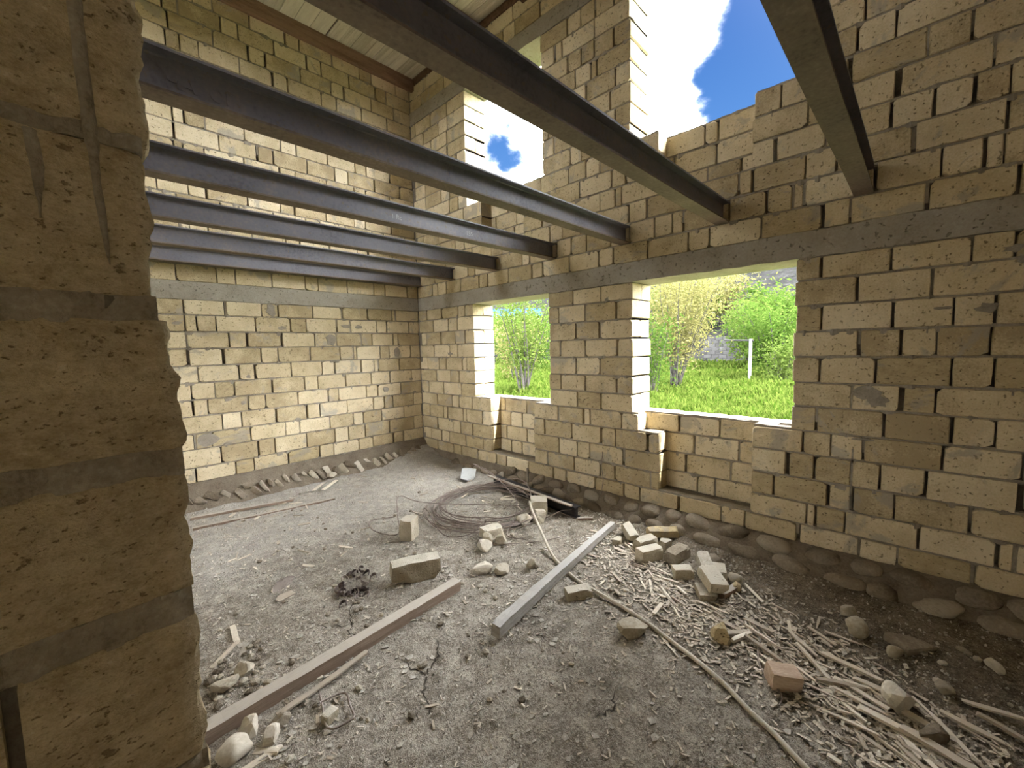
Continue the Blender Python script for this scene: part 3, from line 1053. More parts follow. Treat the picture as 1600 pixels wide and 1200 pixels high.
M_NEAR = near_mat()
M_BEDN = rough_mat('near_mortar', ((0.20, 0.165, 0.12), (0.34, 0.295, 0.225), (0.46, 0.41, 0.33)), 30.0, 160, 1.0, 0.006, world_space=True)
front_wall()


# ------------------------------------------------------------------ unseen sides of the house
def shell():
    V, Fc = [], []
    x0, x1 = -1.6, -1.2

    def seg(a, b, z0, z1):
        boxmesh(V, Fc, (x0, a, z0), (x1, b, z1))
    zs = [(-1.9, -.72), (-.72, .632), (.632, 2.0), (2.0, 3.55), (3.55, 4.2)]
    for z0, z1 in zs:
        if (z0, z1) in (zs[1], zs[3]):
            for a, b in ((-3.2, 4.4), (5.0, 6.3)):
                seg(a, b, z0, z1)
        else:
            seg(-3.2, 6.3, z0, z1)
    o = mesh_obj('wall_left', V, Fc, M_PLAIN)
    struct(o, 'limestone brick wall with open windows closing the room')
    V, Fc = [], []
    boxmesh(V, Fc, (-1.6, -3.6, -1.9), (4.36, -3.2, 4.2))
    o = mesh_obj('wall_rear', V, Fc, M_PLAIN)
    struct(o, 'limestone brick wall behind the viewer')


shell()


# ------------------------------------------------------------------ ceiling
def ceiling():
    rs = random.Random(5)
    V, Fc = [], []
    boxmesh(V, Fc, (-2.2, -4.2, 4.245), (4.9, 6.8, 4.30))
    boxmesh(V, Fc, (-2.2, -4.2, 4.205), (4.9, 3.2, 4.245))
    c = mesh_obj('ceiling', V, Fc, M_JOIST)
    struct(c, 'open board ceiling on dark brown joists')
    seams = [-1.2]
    while seams[-1] < 2.2:
        seams.append(seams[-1] + rs.uniform(.14, .18))
    seams = [s for s in seams if s < 2.3] + [2.41, 2.625, 2.78, 2.948, 3.162, 3.278, 3.41, 3.537, 3.662, 3.787, 3.95]
    for a, b in zip(seams, seams[1:]):
        gap = 0.022 if abs(b - 2.625) < .01 else rs.uniform(.003, .007)
        vs_, fs_ = rounded_box(b - a - gap, 3.1, .025, 2, 10, 1, .003, .002, 5, int(a * 40) + 9)
        dz = rs.uniform(-.003, .003)
        mesh_obj('plank', vs_, fs_, M_PLANK, c, loc=((a + b - gap) / 2, 4.75, 4.222 + dz))
    for k, y in enumerate((5.90, 5.20, 4.33, 3.50, 2.65, 1.80, .95)):
        vs_, fs_ = rounded_box(5.4, .075, .172, 26, 2, 3, .005, .004, 5, 31 + k)
        mesh_obj('joist', vs_, fs_, M_JOIST, c, loc=(1.36 + .02, y, 4.118))
    vs_, fs_ = rounded_box(.14, 6.2, .085, 2, 30, 2, .006, .006, 6, 60)
    mesh_obj('wall_plate', vs_, fs_, M_JOIST, c, loc=(XW + .06, 3.1, 4.160))


ceiling()


# ------------------------------------------------------------------ steel beams
def i_section(h, w, tf, tw):
    a, b, c = w / 2, tw / 2, h / 2
    return [(-a, -c), (a, -c), (a, -c + tf), (b + .004, -c + tf + .003), (b, -c + tf + .010), (b, c - tf - .010), (b + .004, c - tf - .003), (a, c - tf), (a, c),
            (-a, c), (-a, c - tf), (-b - .004, c - tf - .003), (-b, c - tf - .010), (-b, -c + tf + .010), (-b - .004, -c + tf + .003), (-a, -c + tf)]


def steel_beam(name, p0, p1, h, w, label, cat='beam', group=None, roll=0.0, seg=24, warp=0.004, seed=0, tf=.011, tw=.010, mat=None):
    p0, p1 = Vector(p0), Vector(p1)
    d = p1 - p0
    L_ = d.length
    sec = i_section(h, w, tf, tw)
    V, Fc = [], []
    n = len(sec)
    for i in range(seg + 1):
        x = L_ * (i / seg - .5)
        o1 = warp * mnoise.noise(Vector((x * .7, seed, 0)))
        o2 = warp * mnoise.noise(Vector((x * .7, seed, 9)))
        for y, z in sec:
            V.append((x, y + o1, z + o2))
    for i in range(seg):
        for k in range(n):
            a, b = i * n + k, i * n + (k + 1) % n
            Fc.append((a, b, b + n, a + n))
    Fc.append(tuple(reversed(range(n))))
    Fc.append(tuple(range(seg * n, seg * n + n)))
    o = mesh_obj(name, V, Fc, mat or M_STEEL)
    o.data.materials.append(M_RUST)
    for i in range(seg):
        for k in (0, n - 1):
            o.data.polygons[i * n + k].material_index = 1
    o.matrix_world = Matrix.Translation((p0 + p1) / 2) @ d.to_track_quat('X', 'Z').to_matrix().to_4x4() @ Matrix.Rotation(roll, 4, 'X')
    tag(o, label, cat, group, kind='thing')
    return o


BEAM_Y = [.28, 1.22, 2.15, 3.10, 4.06, 5.0, 5.865]
BEAM_L = ['steel I-beam nearest the viewer, end resting on the right wall high over the loose bricks',
          'steel I-beam crossing in front of the upper window, underside in greenish light',
          'steel I-beam third from the viewer, first one to pass behind the near wall end',
          'fourth steel I-beam from the viewer, its end left of the lower big window',
          'fifth steel I-beam from the viewer, ending above the narrow lower window',
          'second steel I-beam from the far wall, ending close to the room corner',
          'steel I-beam lying along the far wall on the brick course above the band']
for k, y in enumerate(BEAM_Y):
    steel_beam('steel_beam', (-1.35, y + .055, 1.107), (XW + .09, y + .055, 1.107), .17, .11, BEAM_L[k], group='steel floor beams', seed=k * 3.3)


def beam_mark(beam, text, x, size, mat, raise_=.0008, dz=-.03):
    cu = bpy.data.curves.new('chalk_mark', 'FONT')
    cu.body = text
    cu.size = size
    cu.align_x = 'CENTER'
    cu.extrude = raise_
    cu.materials.append(mat)
    tmp = bpy.data.objects.new('lettering', cu)
    COL.objects.link(tmp)
    bpy.context.view_layer.update()
    me = bpy.data.meshes.new_from_object(tmp)
    bpy.data.objects.remove(tmp)
    o = bpy.data.objects.new('chalk_mark', me)
    link(o, beam)
    o['kind'] = 'stuff'
    # beam axis runs along local x, its near web face looks to local -y
    o.matrix_parent_inverse = Matrix.Identity(4)
    o.location = (x, -.0065, dz)
    o.rotation_euler = (pi / 2, 0, 0)
    return o


M_CHALK = rough_mat('chalk', ((0.34, 0.34, 0.33), (0.42, 0.42, 0.41), (0.5, 0.5, 0.49)), 60.0, 200, 0.1, 0.001)
BEAMS = sorted([o for o in bpy.data.objects if o.name.startswith('steel_beam')], key=lambda o: o.location.y)


def mark_beams():
    mid = (-1.35 + XW + .09) / 2
    beam_mark(BEAMS[3], '155', MARKX[0] - mid, .055, M_CHALK)
    beam_mark(BEAMS[3], '1 Rc', MARKX[1] - mid, .055, M_CHALK)
    o = beam_mark(BEAMS[2], '\u0427\u0410  \u041e\u0413', MARKX[2] - mid, .075, M_STEEL, .0015, -.035)
    o.name = 'embossed_letters'


MARKX = (2.688, 1.905, .44)
mark_beams()


# ------------------------------------------------------------------ floor
ZF = -1.81


def floor_z(x, y):
    z = ZF
    z += .10 * max(0, (y - 5.45) / .55) ** 1.5 if y > 5.45 else 0
    cx, cy = x - 3.9, y - 5.9
    z += .10 * math.exp(-(cx * cx + cy * cy) / .35)
    z += .03 * math.exp(-((x - 3.9) / .35) ** 2)
    p = Vector((x, y, 0))
    z += .014 * mnoise.noise(p * 1.3) + .010 * mnoise.noise(p * 4.1) + .006 * mnoise.noise(p * 11)
    # shallow drying cracks
    for px, py, qx, qy in CRACKS:
        dx, dy = qx - px, qy - py
        t = max(0, min(1, ((x - px) * dx + (y - py) * dy) / (dx * dx + dy * dy)))
        d = hypot(x - px - t * dx, y - py - t * dy)
        if d < .03:
            z -= .006 * (1 - d / .03)
    return z


def crack_lines():
    rs = random.Random(3)
    out = []
    for pts in ([(1.30, 2.95), (1.17, 2.78), (1.12, 2.64), (1.05, 2.55), (1.10, 2.42)], [(1.12, 2.64), (1.0, 2.72), (.92, 2.86)],
                [(1.18, 2.08), (1.16, 1.98), (1.20, 1.9), (1.12, 1.80), (1.09, 1.70), (1.0, 1.62)], [(1.2, 1.9), (1.32, 1.92)],
                [(1.62, 1.05), (1.72, 1.02), (1.80, 1.08)], [(1.27, 3.98), (1.32, 3.85), (1.28, 3.72)]):
        for a, b in zip(pts, pts[1:]):
            m = ((a[0] + b[0]) / 2 + rs.uniform(-.02, .02), (a[1] + b[1]) / 2 + rs.uniform(-.02, .02))
            out += [(*a, *m), (*m, *b)]
    return out


CRACKS = crack_lines()


def floor():
    V, Fc = [], []
    st = .021
    x0, y0 = -.05, -.85
    nx, ny = int((4.03 - x0) / st), int((6.05 - y0) / st)
    for j in range(ny + 1):
        y = y0 + j * st
        for i in range(nx + 1):
            x = x0 + i * st
            p = Vector((x, y, 0))
            V.append((x, y, floor_z(x, y) + .0035 * mnoise.noise(p * 23) + .0025 * mnoise.noise(p * 41)))
    for j in range(ny):
        for i in range(nx):
            a = j * (nx + 1) + i
            Fc.append((a, a + 1, a + nx + 2, a + nx + 1))
    for lo, hi in (((-1.3, -3.3), (4.05, y0 + .01)), ((-1.3, y0), (x0 + .01, 6.05))):
        b = len(V)
        V += [(lo[0], lo[1], ZF), (hi[0], lo[1], ZF), (hi[0], hi[1], ZF), (lo[0], hi[1], ZF)]
        Fc.append((b, b + 1, b + 2, b + 3))
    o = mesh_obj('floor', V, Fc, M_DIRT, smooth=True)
    struct(o, 'bare trodden dirt floor strewn with grit')
    return o


FLOOR = floor()


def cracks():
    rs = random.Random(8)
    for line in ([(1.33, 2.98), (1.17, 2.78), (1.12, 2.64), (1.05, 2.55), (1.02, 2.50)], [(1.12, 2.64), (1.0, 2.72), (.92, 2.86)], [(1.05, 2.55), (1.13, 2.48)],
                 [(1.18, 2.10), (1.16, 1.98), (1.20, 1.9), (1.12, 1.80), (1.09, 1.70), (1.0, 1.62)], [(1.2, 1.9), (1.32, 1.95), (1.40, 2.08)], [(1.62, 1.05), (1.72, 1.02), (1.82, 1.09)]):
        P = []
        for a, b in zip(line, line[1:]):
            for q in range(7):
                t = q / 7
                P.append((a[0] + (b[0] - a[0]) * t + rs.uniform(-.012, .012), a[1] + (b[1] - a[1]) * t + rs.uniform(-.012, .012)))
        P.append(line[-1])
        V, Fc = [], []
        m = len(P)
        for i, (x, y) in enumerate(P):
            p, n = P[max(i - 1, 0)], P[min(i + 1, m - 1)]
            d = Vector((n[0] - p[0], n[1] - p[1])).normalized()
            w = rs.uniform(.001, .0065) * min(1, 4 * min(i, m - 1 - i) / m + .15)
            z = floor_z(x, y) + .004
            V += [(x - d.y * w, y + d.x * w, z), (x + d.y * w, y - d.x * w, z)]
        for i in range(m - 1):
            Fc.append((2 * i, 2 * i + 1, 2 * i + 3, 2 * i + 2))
        mesh_obj('crack', V, Fc, M_DEEP, FLOOR)  # dark strip on the floor surface, painting the shade inside a crack


M_DEEP = rough_mat('crack_shade_tone', ((0.03, 0.024, 0.018), (0.05, 0.04, 0.03), (0.08, 0.065, 0.05)), 20.0, 90, 0.3, 0.003, world_space=True)  # dark soil tone standing in for shade down in the cracks
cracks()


def on_floor(x, y, h=0.0):
    return (x, y, floor_z(x, y) + h)


# ------------------------------------------------------------------ rubble plinths under the walls
def plinth_right():
    rs = random.Random(15)
    V, Fc = [], []
    ys = [-1.1 + .06 * k for k in range(118)]
    prof = 7
    for y in ys:
        out = .26 * max(.25, min(1, (5.6 - y) / 3.2))
        for k in range(prof):
            t = k / (prof - 1)
            x = XW + .03 - (out + .03) * t ** .8
            z = -1.625 + (ZF - .03 + 1.625) * t ** 1.25
            q = Vector((y * 5, t * 3, 1.5))
            V.append((x + .022 * mnoise.noise(q), y, z + .018 * mnoise.noise(q + Vector((7, 0, 0)))))
    for i in range(len(ys) - 1):
        for k in range(prof - 1):
            a = i * prof + k
            Fc.append((a, a + prof, a + prof + 1, a + 1))
    b = mesh_obj('baseboard_right', V, Fc, M_EARTH, smooth=True)
    struct(b, 'rubble stone footing bedded in earthy mortar under the window wall')
    y, k = 5.3, 0
    while y > -.95:
        out = .26 * max(.25, min(1, (5.6 - y) / 3.2))
        w = rs.uniform(.17, .30) * (.7 + .3 * out / .26)
        for row in range(2):
            if row == 0 and out < .12:
                continue
            t = (.36 if row == 0 else .78) + rs.uniform(-.05, .05)
            x = XW + .03 - (out + .03) * t ** .8 + .022
            z = -1.625 + (ZF - .03 + 1.625) * t ** 1.25
            vs_, fs_ = blob(.062 + rs.uniform(0, .02), w / 2 * rs.uniform(.85, 1.0), rs.uniform(.05, .075), 3, .30, 1.1, k + 3, .25)
            mesh_obj('stone', vs_, fs_, M_STONE, b, loc=(x, y - (w / 2 if row == 0 else w * .95), z), rot=(rs.uniform(-.35, .35), rs.uniform(-.5, .1), rs.uniform(-.2, .2)),
                     smooth=True)
            k += 1
        y -= w * rs.uniform(1.0, 1.15)


def plinth_back():
    rs = random.Random(16)
    V, Fc = [], []
    xs = [-.4 + .06 * k for k in range(74)]
    prof = 6
    for x in xs:
        for k in range(prof):
            t = k / (prof - 1)
            y = YB + .03 - .27 * t
            z = -1.485 + (ZF + .045 + 1.485) * t ** 1.1
            q = Vector((x * 5, t * 3, 7.5))
            V.append((x, y + .02 * mnoise.noise(q), z + .02 * mnoise.noise(q + Vector((7, 0, 0)))))
    for i in range(len(xs) - 1):
        for k in range(prof - 1):
            a = i * prof + k
            Fc.append((a, a + 1, a + prof + 1, a + prof))
    b = mesh_obj('baseboard_back', V, Fc, M_EARTH, smooth=True)
    struct(b, 'row of leaning flat stones bedded in mortar along the far wall')
    x, k = .62, 0
    while x < 3.85:
        w = rs.uniform(.045, .075)
        t = rs.uniform(.55, .8)
        y = YB + .03 - .27 * t - .005
        z = -1.485 + (ZF + .045 + 1.485) * t
        hgt = rs.uniform(.12, .19)
        vs_, fs_ = rounded_box(w * rs.uniform(.8, 1.5), .09, hgt, 4, 3, 5, .012, .016, 8, k + 50, .05)
        m = M_PEB if rs.random() < (.6 if 2.2 < x < 3.4 else .3) else M_STONE
        mesh_obj('stone', vs_, fs_, m, b, loc=(x, y + .012, z), rot=(rs.uniform(-.6, -.3), rs.uniform(-.85, -.4), rs.uniform(-.35, .35)))
        k += 1
        x += w * rs.uniform(1.5, 2.2)


plinth_right()
plinth_back()


# ------------------------------------------------------------------ things lying on the floor
def block(name, x, y, dx, dy, dz, rz, label, cat, mat=M_LIME, tilt=(0, 0), lift=0.0, seed=1, chip=.03, n=(8, 6, 5), rad=.006, amp=.005, freq=14, group=None):
    vs_, fs_ = rounded_box(dx, dy, dz, *n, rad, amp, freq, seed, chip)
    o = mesh_obj(name, vs_, fs_, mat, loc=on_floor(x, y, dz / 2 - .006 + lift), rot=(tilt[0], tilt[1], rz))
    tag(o, label, cat, group)
    return o


def stone(name, x, y, rx, ry, rz_, ang, label, mat=M_PEB, seed=1, sub=3, flat=.35, lift=0.0, group=None, cat='stone'):
    chunk = 'chunk' in name or flat > .35
    vs_, fs_ = blob(rx * (1.12 if chunk else 1), ry * (1.12 if chunk else 1), rz_ * (1.1 if chunk else 1), 3, .30 if chunk else .24, 1.3, seed, min(flat, .3), 9 if chunk else 3)
    o = mesh_obj(name, vs_, fs_, mat, loc=on_floor(x, y, rz_ * .55 + lift), rot=(0, 0, ang), smooth=not chunk)
    tag(o, label, cat, group)
    return o


def timber(name, a, b, w, h, label, cat, mat, seed, lift=0.0, taper=1.0, end_lift=0.0, nseg=30, amp=.004, roll=0.0, group=None):
    a, b = Vector((*a, 0)), Vector((*b, 0))
    d = b - a
    L_ = d.length

    def fn(p):
        t = p.x / L_ + .5
        s = 1 + (taper - 1) * t
        return Vector((p.x, p.y * s, p.z * s + end_lift * t + .006 * sin(t * 3.1 + seed)))
    vs_, fs_ = rounded_box(L_, w, h, nseg, 3, 2, .004, amp, 9, seed, .012, fn)
    m = (a + b) / 2
    o = mesh_obj(name, vs_, fs_, mat, loc=(m.x, m.y, max(floor_z(m.x, m.y), floor_z(a.x, a.y), floor_z(b.x, b.y)) + h / 2 - .008 + lift),
                 rot=(roll, 0, math.atan2(d.y, d.x)))
    tag(o, label, cat, group)
    return o


def floor_things():
    timber('timber', (.10, 2.312), (1.845, 2.425), .08, .085, 'long brown squared timber lying on the dirt beside the near wall end', 'timber', M_WOODB, 3)
    timber('lath', (.53, 2.198), (1.045, 2.272), .034, .014, 'thin pale lath alone on the dirt just in front of the long brown timber', 'lath', M_CHIP, 4, lift=.022)
    timber('timber', (1.64, 1.80), (3.46, 2.06), .075, .075, 'weathered grey timber lying across the middle of the floor over the pipe', 'timber', M_WOODG, 6, taper=.72, lift=.03, amp=.006)
    timber('lath', (.68, 5.60), (1.66, 5.40), .05, .03, 'upper one of the two long battens lying near the far wall', 'lath', M_WOODB, 8)
    timber('lath', (.66, 5.33), (2.03, 5.08), .05, .03, 'longer lower one of the two battens lying near the far wall', 'lath', M_WOODB, 9)
    timber('board', (2.02, 5.42), (2.30, 5.66), .05, .012, 'short pale slat leaning at the white stone near the far wall', 'board', M_CHIP, 10, lift=.02, nseg=8)
    timber('board', (1.93, 5.5), (2.16, 5.72), .04, .012, 'narrow slat lying beside the slat at the white stone', 'board', M_CHIP, 12, lift=.005, nseg=8)
    timber('lath', (.555, 3.20), (.535, 2.97), .035, .012, 'short slat standing off the near wall end, left of the cracks', 'lath', M_CHIP, 13, nseg=8)
    timber('lath', (.54, 2.98), (.375, 2.84), .03, .012, 'thin slat meeting another at an angle beside the near wall end', 'lath', M_CHIP, 14, nseg=8, lift=.01)
    timber('lath', (.575, 2.93), (.50, 2.80), .035, .012, 'stubby dark slat beside the angled slats', 'lath', M_WOODB, 15, nseg=8)
    timber('board', (.31, 2.02), (.50, 2.02), .035, .018, 'pale wood strip among the stones at the foot of the near wall', 'board', M_CHIP, 16, nseg=8)
    timber('board', (.40, 2.09), (.48, 2.0), .03, .018, 'broken wood piece under the pale chunk by the near wall', 'board', M_CHIP, 17, nseg=6)
    timber('stick', (1.022, 3.60), (.965, 3.41), .022, .012, 'thin pale stick lying against the broken dark board', 'stick', M_CHIP, 18, nseg=8)
    block('board', .945, 3.47, .20, .11, .014, .8, 'broken dark board scrap near the middle left of the floor', 'board', M_SCRAP, (.12, -.2), .012, 20, .05, (8, 6, 1))
    block('board', .90, 3.30, .16, .07, .014, .3, 'pale broken board end beside the dark board scrap', 'board', M_CHIP, (.05, .06), .0, 21, .04, (8, 5, 1))
    # limestone lumps
    block('half_block', 2.075, 3.47, .16, .13, .20, .55, 'half limestone block standing upright on the dirt left of the wire coil', 'block', seed=30, chip=.03)
    block('broken_block', 1.71, 2.79, .38, .13, .17, -.42, 'long limestone block with a broken jagged top beyond the brown timber', 'block', seed=31, chip=.08, n=(16, 8, 8), amp=.012, freq=10)
    block('half_block', 3.34, 2.90, .19, .18, .17, .75, 'squarish limestone block beside the pipe end and the wire coil', 'block', seed=32, chip=.03)
    block('block_fragment', 2.60, 2.86, .20, .13, .11, -.25, 'flat topped limestone fragment at the near edge of the wire coil', 'block', seed=33, chip=.03)
    stone('limestone_chunk', 2.39, 2.73, .075, .06, .06, .3, 'pale limestone chunk nearest below the wire coil', seed=34)
    stone('limestone_chunk', 2.47, 2.78, .05, .05, .06, 1.3, 'small upright white chunk between two bigger chunks by the coil', seed=35, lift=.01)
    stone('limestone_chunk', 2.575, 2.70, .065, .055, .065, 2.0, 'rounded white chunk right of the flat topped fragment', seed=36)
    stone('limestone_chunk', 2.43, 2.20, .055, .04, .055, .7, 'white lump standing alone left of the grey timber', seed=37, flat=.6)
    stone('limestone_chunk', 2.13, 2.47, .09, .055, .055, -.3, 'yellowish limestone lump beyond the end of the brown timber', seed=38)
    stone('limestone_chunk', 2.23, 2.34, .07, .05, .045, -.4, 'mottled lump just right of the yellowish lump', seed=39)
    stone('limestone_chunk', 3.02, 2.83, .10, .07, .06, .2, 'greyish chunk between the coil and the square block', seed=40, flat=.5)
    stone('limestone_chunk', 3.16, 2.75, .06, .05, .05, .2, 'small grey chunk beside the greyish chunk under the pipe', seed=41, flat=.5)
    stone('limestone_chunk', 3.22, 2.78, .07, .06, .09, .9, 'white crumbling chunk against the front of the square block', seed=42)
    block('block_fragment', 2.365, 1.69, .19, .085, .075, -.55, 'loaf shaped limestone piece lying on the pipe beside the grey timber', 'block', seed=43, chip=.025)
    stone('fieldstone', 2.275, 1.215, .105, .07, .05, -.6, 'blunt grey stone wedged against the pipe', M_PEB, 44, 3, .5)
    # heap of loose bricks by the window wall
    B = lambda *a, **k: block('loose_brick', *a, cat='brick', group='heap of loose bricks', **k)
    B(3.42, 1.86, .20, .09, .08, .95, 'pale brick at the far left end of the heap, tilted up', tilt=(0, -.25), lift=.03, seed=50)
    B(3.27, 1.90, .09, .07, .06, .3, 'small broken brick bit left of the heap', seed=51)
    B(3.19, 1.55, .22, .10, .11, -.42, 'whitish topped brick in front of the heap, long side to the viewer', seed=52)
    B(3.35, 1.66, .20, .11, .10, -.42, 'pale brick lying flat behind the whitish topped brick', seed=53)
    B(3.42, 1.52, .09, .08, .10, -.3, 'small cube of brick in the middle of the heap', seed=54)
    B(3.35, 1.38, .23, .11, .10, -.15, 'brown worn brick right of the whitish topped brick', mat=M_STONE, seed=55)
    B(3.60, 1.62, .29, .08, .075, -.75, 'long slab like brick leaning at the stone footing', tilt=(.2, .05), lift=.03, seed=56, mat=M_BRICKN)
    B(3.11, 1.24, .15, .09, .09, -.75, 'short clean brick beside the mortar crusted one', seed=57)
    B(3.21, 1.10, .28, .09, .09, .60, 'mortar crusted brick propped aslant across the heap', seed=58, lift=.05, tilt=(0, -.18), mat=M_CRUST)
    B(3.30, 1.04, .18, .11, .08, .4, 'pale brick half hidden behind the topmost brick', seed=59)
    B(2.98, 1.02, .17, .12, .06, .6, 'brick lying under the topmost brick at the near end', seed=60)
    B(3.05, 1.0, .22, .13, .08, .75, 'topmost clean brick at the near end of the heap', seed=61, lift=.07, tilt=(.1, -.12))
    block('wood_offcut', 3.12, .90, .22, .05, .05, -.25, 'short wooden offcut lying right of the topmost brick', 'offcut', M_WOODB, seed=62)
    timber('stick', (3.24, 1.01), (3.36, .95), .03, .02, 'dark stick poking out right of the heap', 'stick', M_SCRAP, 63, nseg=6)
    stone('fieldstone', 3.47, 1.14, .10, .065, .05, -.5, 'oval grey stone behind the brick heap by the footing', M_STONE, 64, 3)
    stone('fieldstone', 3.29, .915, .065, .05, .055, .3, 'larger of the two pebbles right of the brick heap', M_PEB, 65, 3, .1)
    stone('fieldstone', 3.19, .885, .04, .035, .04, .3, 'smaller yellow pebble below the larger one right of the heap', M_BRICK, 66, 3, .1)
    block('wood_block', 2.45, .44, .145, .10, .095, -.95, 'pinkish sawn wood block among the splinters', 'block', M_PINK, seed=70, chip=.008, tilt=(.05, .1))
    stone('limestone_chunk', 2.60, .80, .075, .055, .06, .4, 'broken tan lump among the splinters above the pinkish block', M_BRICKN, 71, flat=.5)
    stone('fieldstone', 3.20, .195, .075, .06, .065, .3, 'egg shaped tan stone in the shade near the footing', M_PEB, 72, 3, .05)
    stone('fieldstone', 3.38, .26, .05, .045, .045, .1, 'smaller round stone behind the egg shaped one', M_PEB, 73, 3, .05)
    stone('fieldstone', 3.12, .025, .06, .03, .035, -.5, 'slim pale stone leaning on the flat slab', M_PEB, 74, 3, .1)
    block('stone_slab', 3.27, -.04, .24, .13, .05, -.55, 'flat brown stone slab in the dark near the footing', 'stone', M_STONE, (.1, .15), .0, 75, .06, (10, 7, 2), .01, .01)
    stone('fieldstone', 2.66, .0, .075, .065, .07, .2, 'pale angular stone behind the splinters in the near right', M_PEB, 76, 3, .5)
    stone('fieldstone', 2.52, -.12, .065, .04, .04, -.5, 'tan stone beside splinters at the lower right', M_STONE, 77, 3, .4)
    stone('fieldstone', 3.33, -.37, .055, .03, .03, .5, 'small stone alone in the dark right of the slab', M_PEB, 78, 3, .3)
    stone('fieldstone', 2.93, -.17, .05, .035, .03, .5, 'greyish small stone between the slab and the angular stone', M_STONE, 79, 3, .3)
    # by the near wall end
    stone('fieldstone', .335, 2.13, .075, .06, .055, .3, 'largest round grey stone at the foot of the near wall', M_PEB, 80, 3, .1)
    stone('fieldstone', .415, 2.21, .05, .04, .045, 1.2, 'pointed stone between the brown timber and the round grey stone', M_PEB, 81, 3, .5)
    stone('limestone_chunk', .47, 2.09, .05, .035, .045, .8, 'pale chunk lying on broken wood by the near wall', M_PEB, 82, 3, .6)
    stone('fieldstone', .54, 2.155, .06, .035, .03, .2, 'flat tan stone at the near end of the thin lath', M_STONE, 83, 3, .4)
    stone('fieldstone', .40, 2.62, .06, .045, .04, .2, 'grey stone just beyond the brown timber by the near wall', M_PEB, 84, 3, .4)
    stone('fieldstone', .50, 2.66, .05, .045, .04, .8, 'grey stone right of the other one beyond the brown timber', M_PEB, 85, 3, .4)
    block('brick_fragment', .71, 2.0, .075, .05, .05, .35, 'small brick fragment inside the bent iron hook', 'brick', seed=86, chip=.012)
    stone('fieldstone', 2.30, 5.80, .085, .06, .05, .2, 'white flat stone at the foot of the far wall row', M_PEB, 87, 3, .4, lift=.01)
    vs_, fs_ = rounded_box(.26, .20, .012, 8, 6, 1, .003, .008, 6, 90, .09)
    o = mesh_obj('sheet_fragment', vs_, fs_, M_SHEET, loc=on_floor(3.60, 4.40, .075), rot=(.35, -.45, .7))
    tag(o, 'white broken sheet fragment leaning on debris near the room corner', 'sheet')
    # pipe
    pts = [(3.285, 3.0, .10), (3.18, 2.88, .17), (3.067, 2.751, .15), (2.854, 2.459, .10), (2.671, 2.182, .03), (2.588, 1.996, .014), (2.507, 1.782, .014), (2.476, 1.619, .02),
           (2.453, 1.398, .014), (2.415, 1.192, .014), (2.354, .996, .014), (2.291, .822, .014), (2.223, .665, .014), (2.139, .521, .014), (2.074, .398, .014),
           (2.011, .301, .014), (1.95, .19, .014), (1.88, .05, .014), (1.80, -.10, .014)]
    path = smooth_path([on_floor(x, y, z) for x, y, z in pts], 5)
    vs_, fs_ = tube(path, .0125, 10)
    o = mesh_obj('pipe', vs_, fs_, M_PIPE, smooth=True)
    tag(o, 'long beige plastic pipe curving over the dirt from the wire coil', 'pipe')
    vs_, fs_ = tube([(3.83, 3.50, ZF - .02), (3.83, 3.50, ZF + .12), (3.83, 3.50, ZF + .275)], .016, 10)
    o = mesh_obj('pipe_stub', vs_, fs_, M_PIPE, smooth=True)
    tag(o, 'short pipe stub standing upright out of the ground by the window niche', 'pipe')
    # steel section by the footing
    steel_beam('steel_section', (3.66, 3.95, ZF + .075), (3.50, 2.50, ZF + .065), .12, .09, 'dark steel section lying by the footing behind the square block', 'beam', seed=9, mat=M_DARKST)
    timber('board', (3.60, 3.98), (3.43, 2.52), .045, .016, 'narrow pale board lying on the dark steel section', 'board', M_WOODB, 92, lift=.125)
    timber('stick', (3.44, 2.46), (3.53, 2.33), .03, .03, 'short round stick end beyond the dark steel section', 'stick', M_WOODB, 93, nseg=8)
    # wire coil: one long springy wire
    rs = random.Random(21)
    path = []
    turns, per = 15, 46
    c = Vector((3.06, 3.42, 0))
    for i in range(turns * per):
        a = 2 * pi * i / per
        tn = i / per
        R = .58 + .24 * mnoise.noise(Vector((tn * .9, 3.3, 0))) + .15 * mnoise.noise(Vector((tn * 3.1, 1.3, 4))) - .006 * tn
        ex = c.x + .09 * mnoise.noise(Vector((tn, 8, 0)))
        ey = c.y + .10 * mnoise.noise(Vector((tn, 0, 8)))
        z = .012 + .0035 * tn + .05 * max(0, mnoise.noise(Vector((cos(a) * 1.3, sin(a) * 1.3, tn * .8)))) + (.24 * max(0, cos(a - 0.5)) ** 2 * max(0, mnoise.noise(Vector((tn * 1.7, 2.2, 0))) + .15) * (tn / turns))
        ca, sa = cos(a), sin(a)
        ux, uy = .70, -.71
        x = ex + R * 1.05 * ca * ux + R * 1.02 * sa * .71
        y = ey + R * 1.05 * ca * uy + R * 1.02 * sa * .70
        path.append((x, y, floor_z(x, y) + z))
    e = path[-1]
    tail = [(e[0] - .02, e[1] + .1, ZF + .14), (3.3, 3.9, ZF + .36), (3.38, 3.75, ZF + .30), (3.30, 3.40, ZF + .22), (3.2, 3.1, ZF + .12), (2.95, 2.9, ZF + .05), (2.7, 2.75, ZF + .02),
            (2.75, 2.55, ZF + .02)]
    head = [(2.2, 3.95, ZF + .03), (1.95, 4.0, ZF + .05), (1.86, 3.75, ZF + .05), (2.0, 3.55, ZF + .03), (2.12, 3.75, ZF + .16), (2.3, 4.0, ZF + .22), (2.6, 3.9, ZF + .08)]
    path = smooth_path(head + [path[0]], 7) + path[1:] + smooth_path([e] + tail, 8)[1:]
    vs_, fs_ = tube(path, .0052, 5)
    o = mesh_obj('wire_coil', vs_, fs_, M_WIRE)
    tag(o, 'big tangled coil of rusty wire lying flat on the dirt before the narrow window', 'wire')
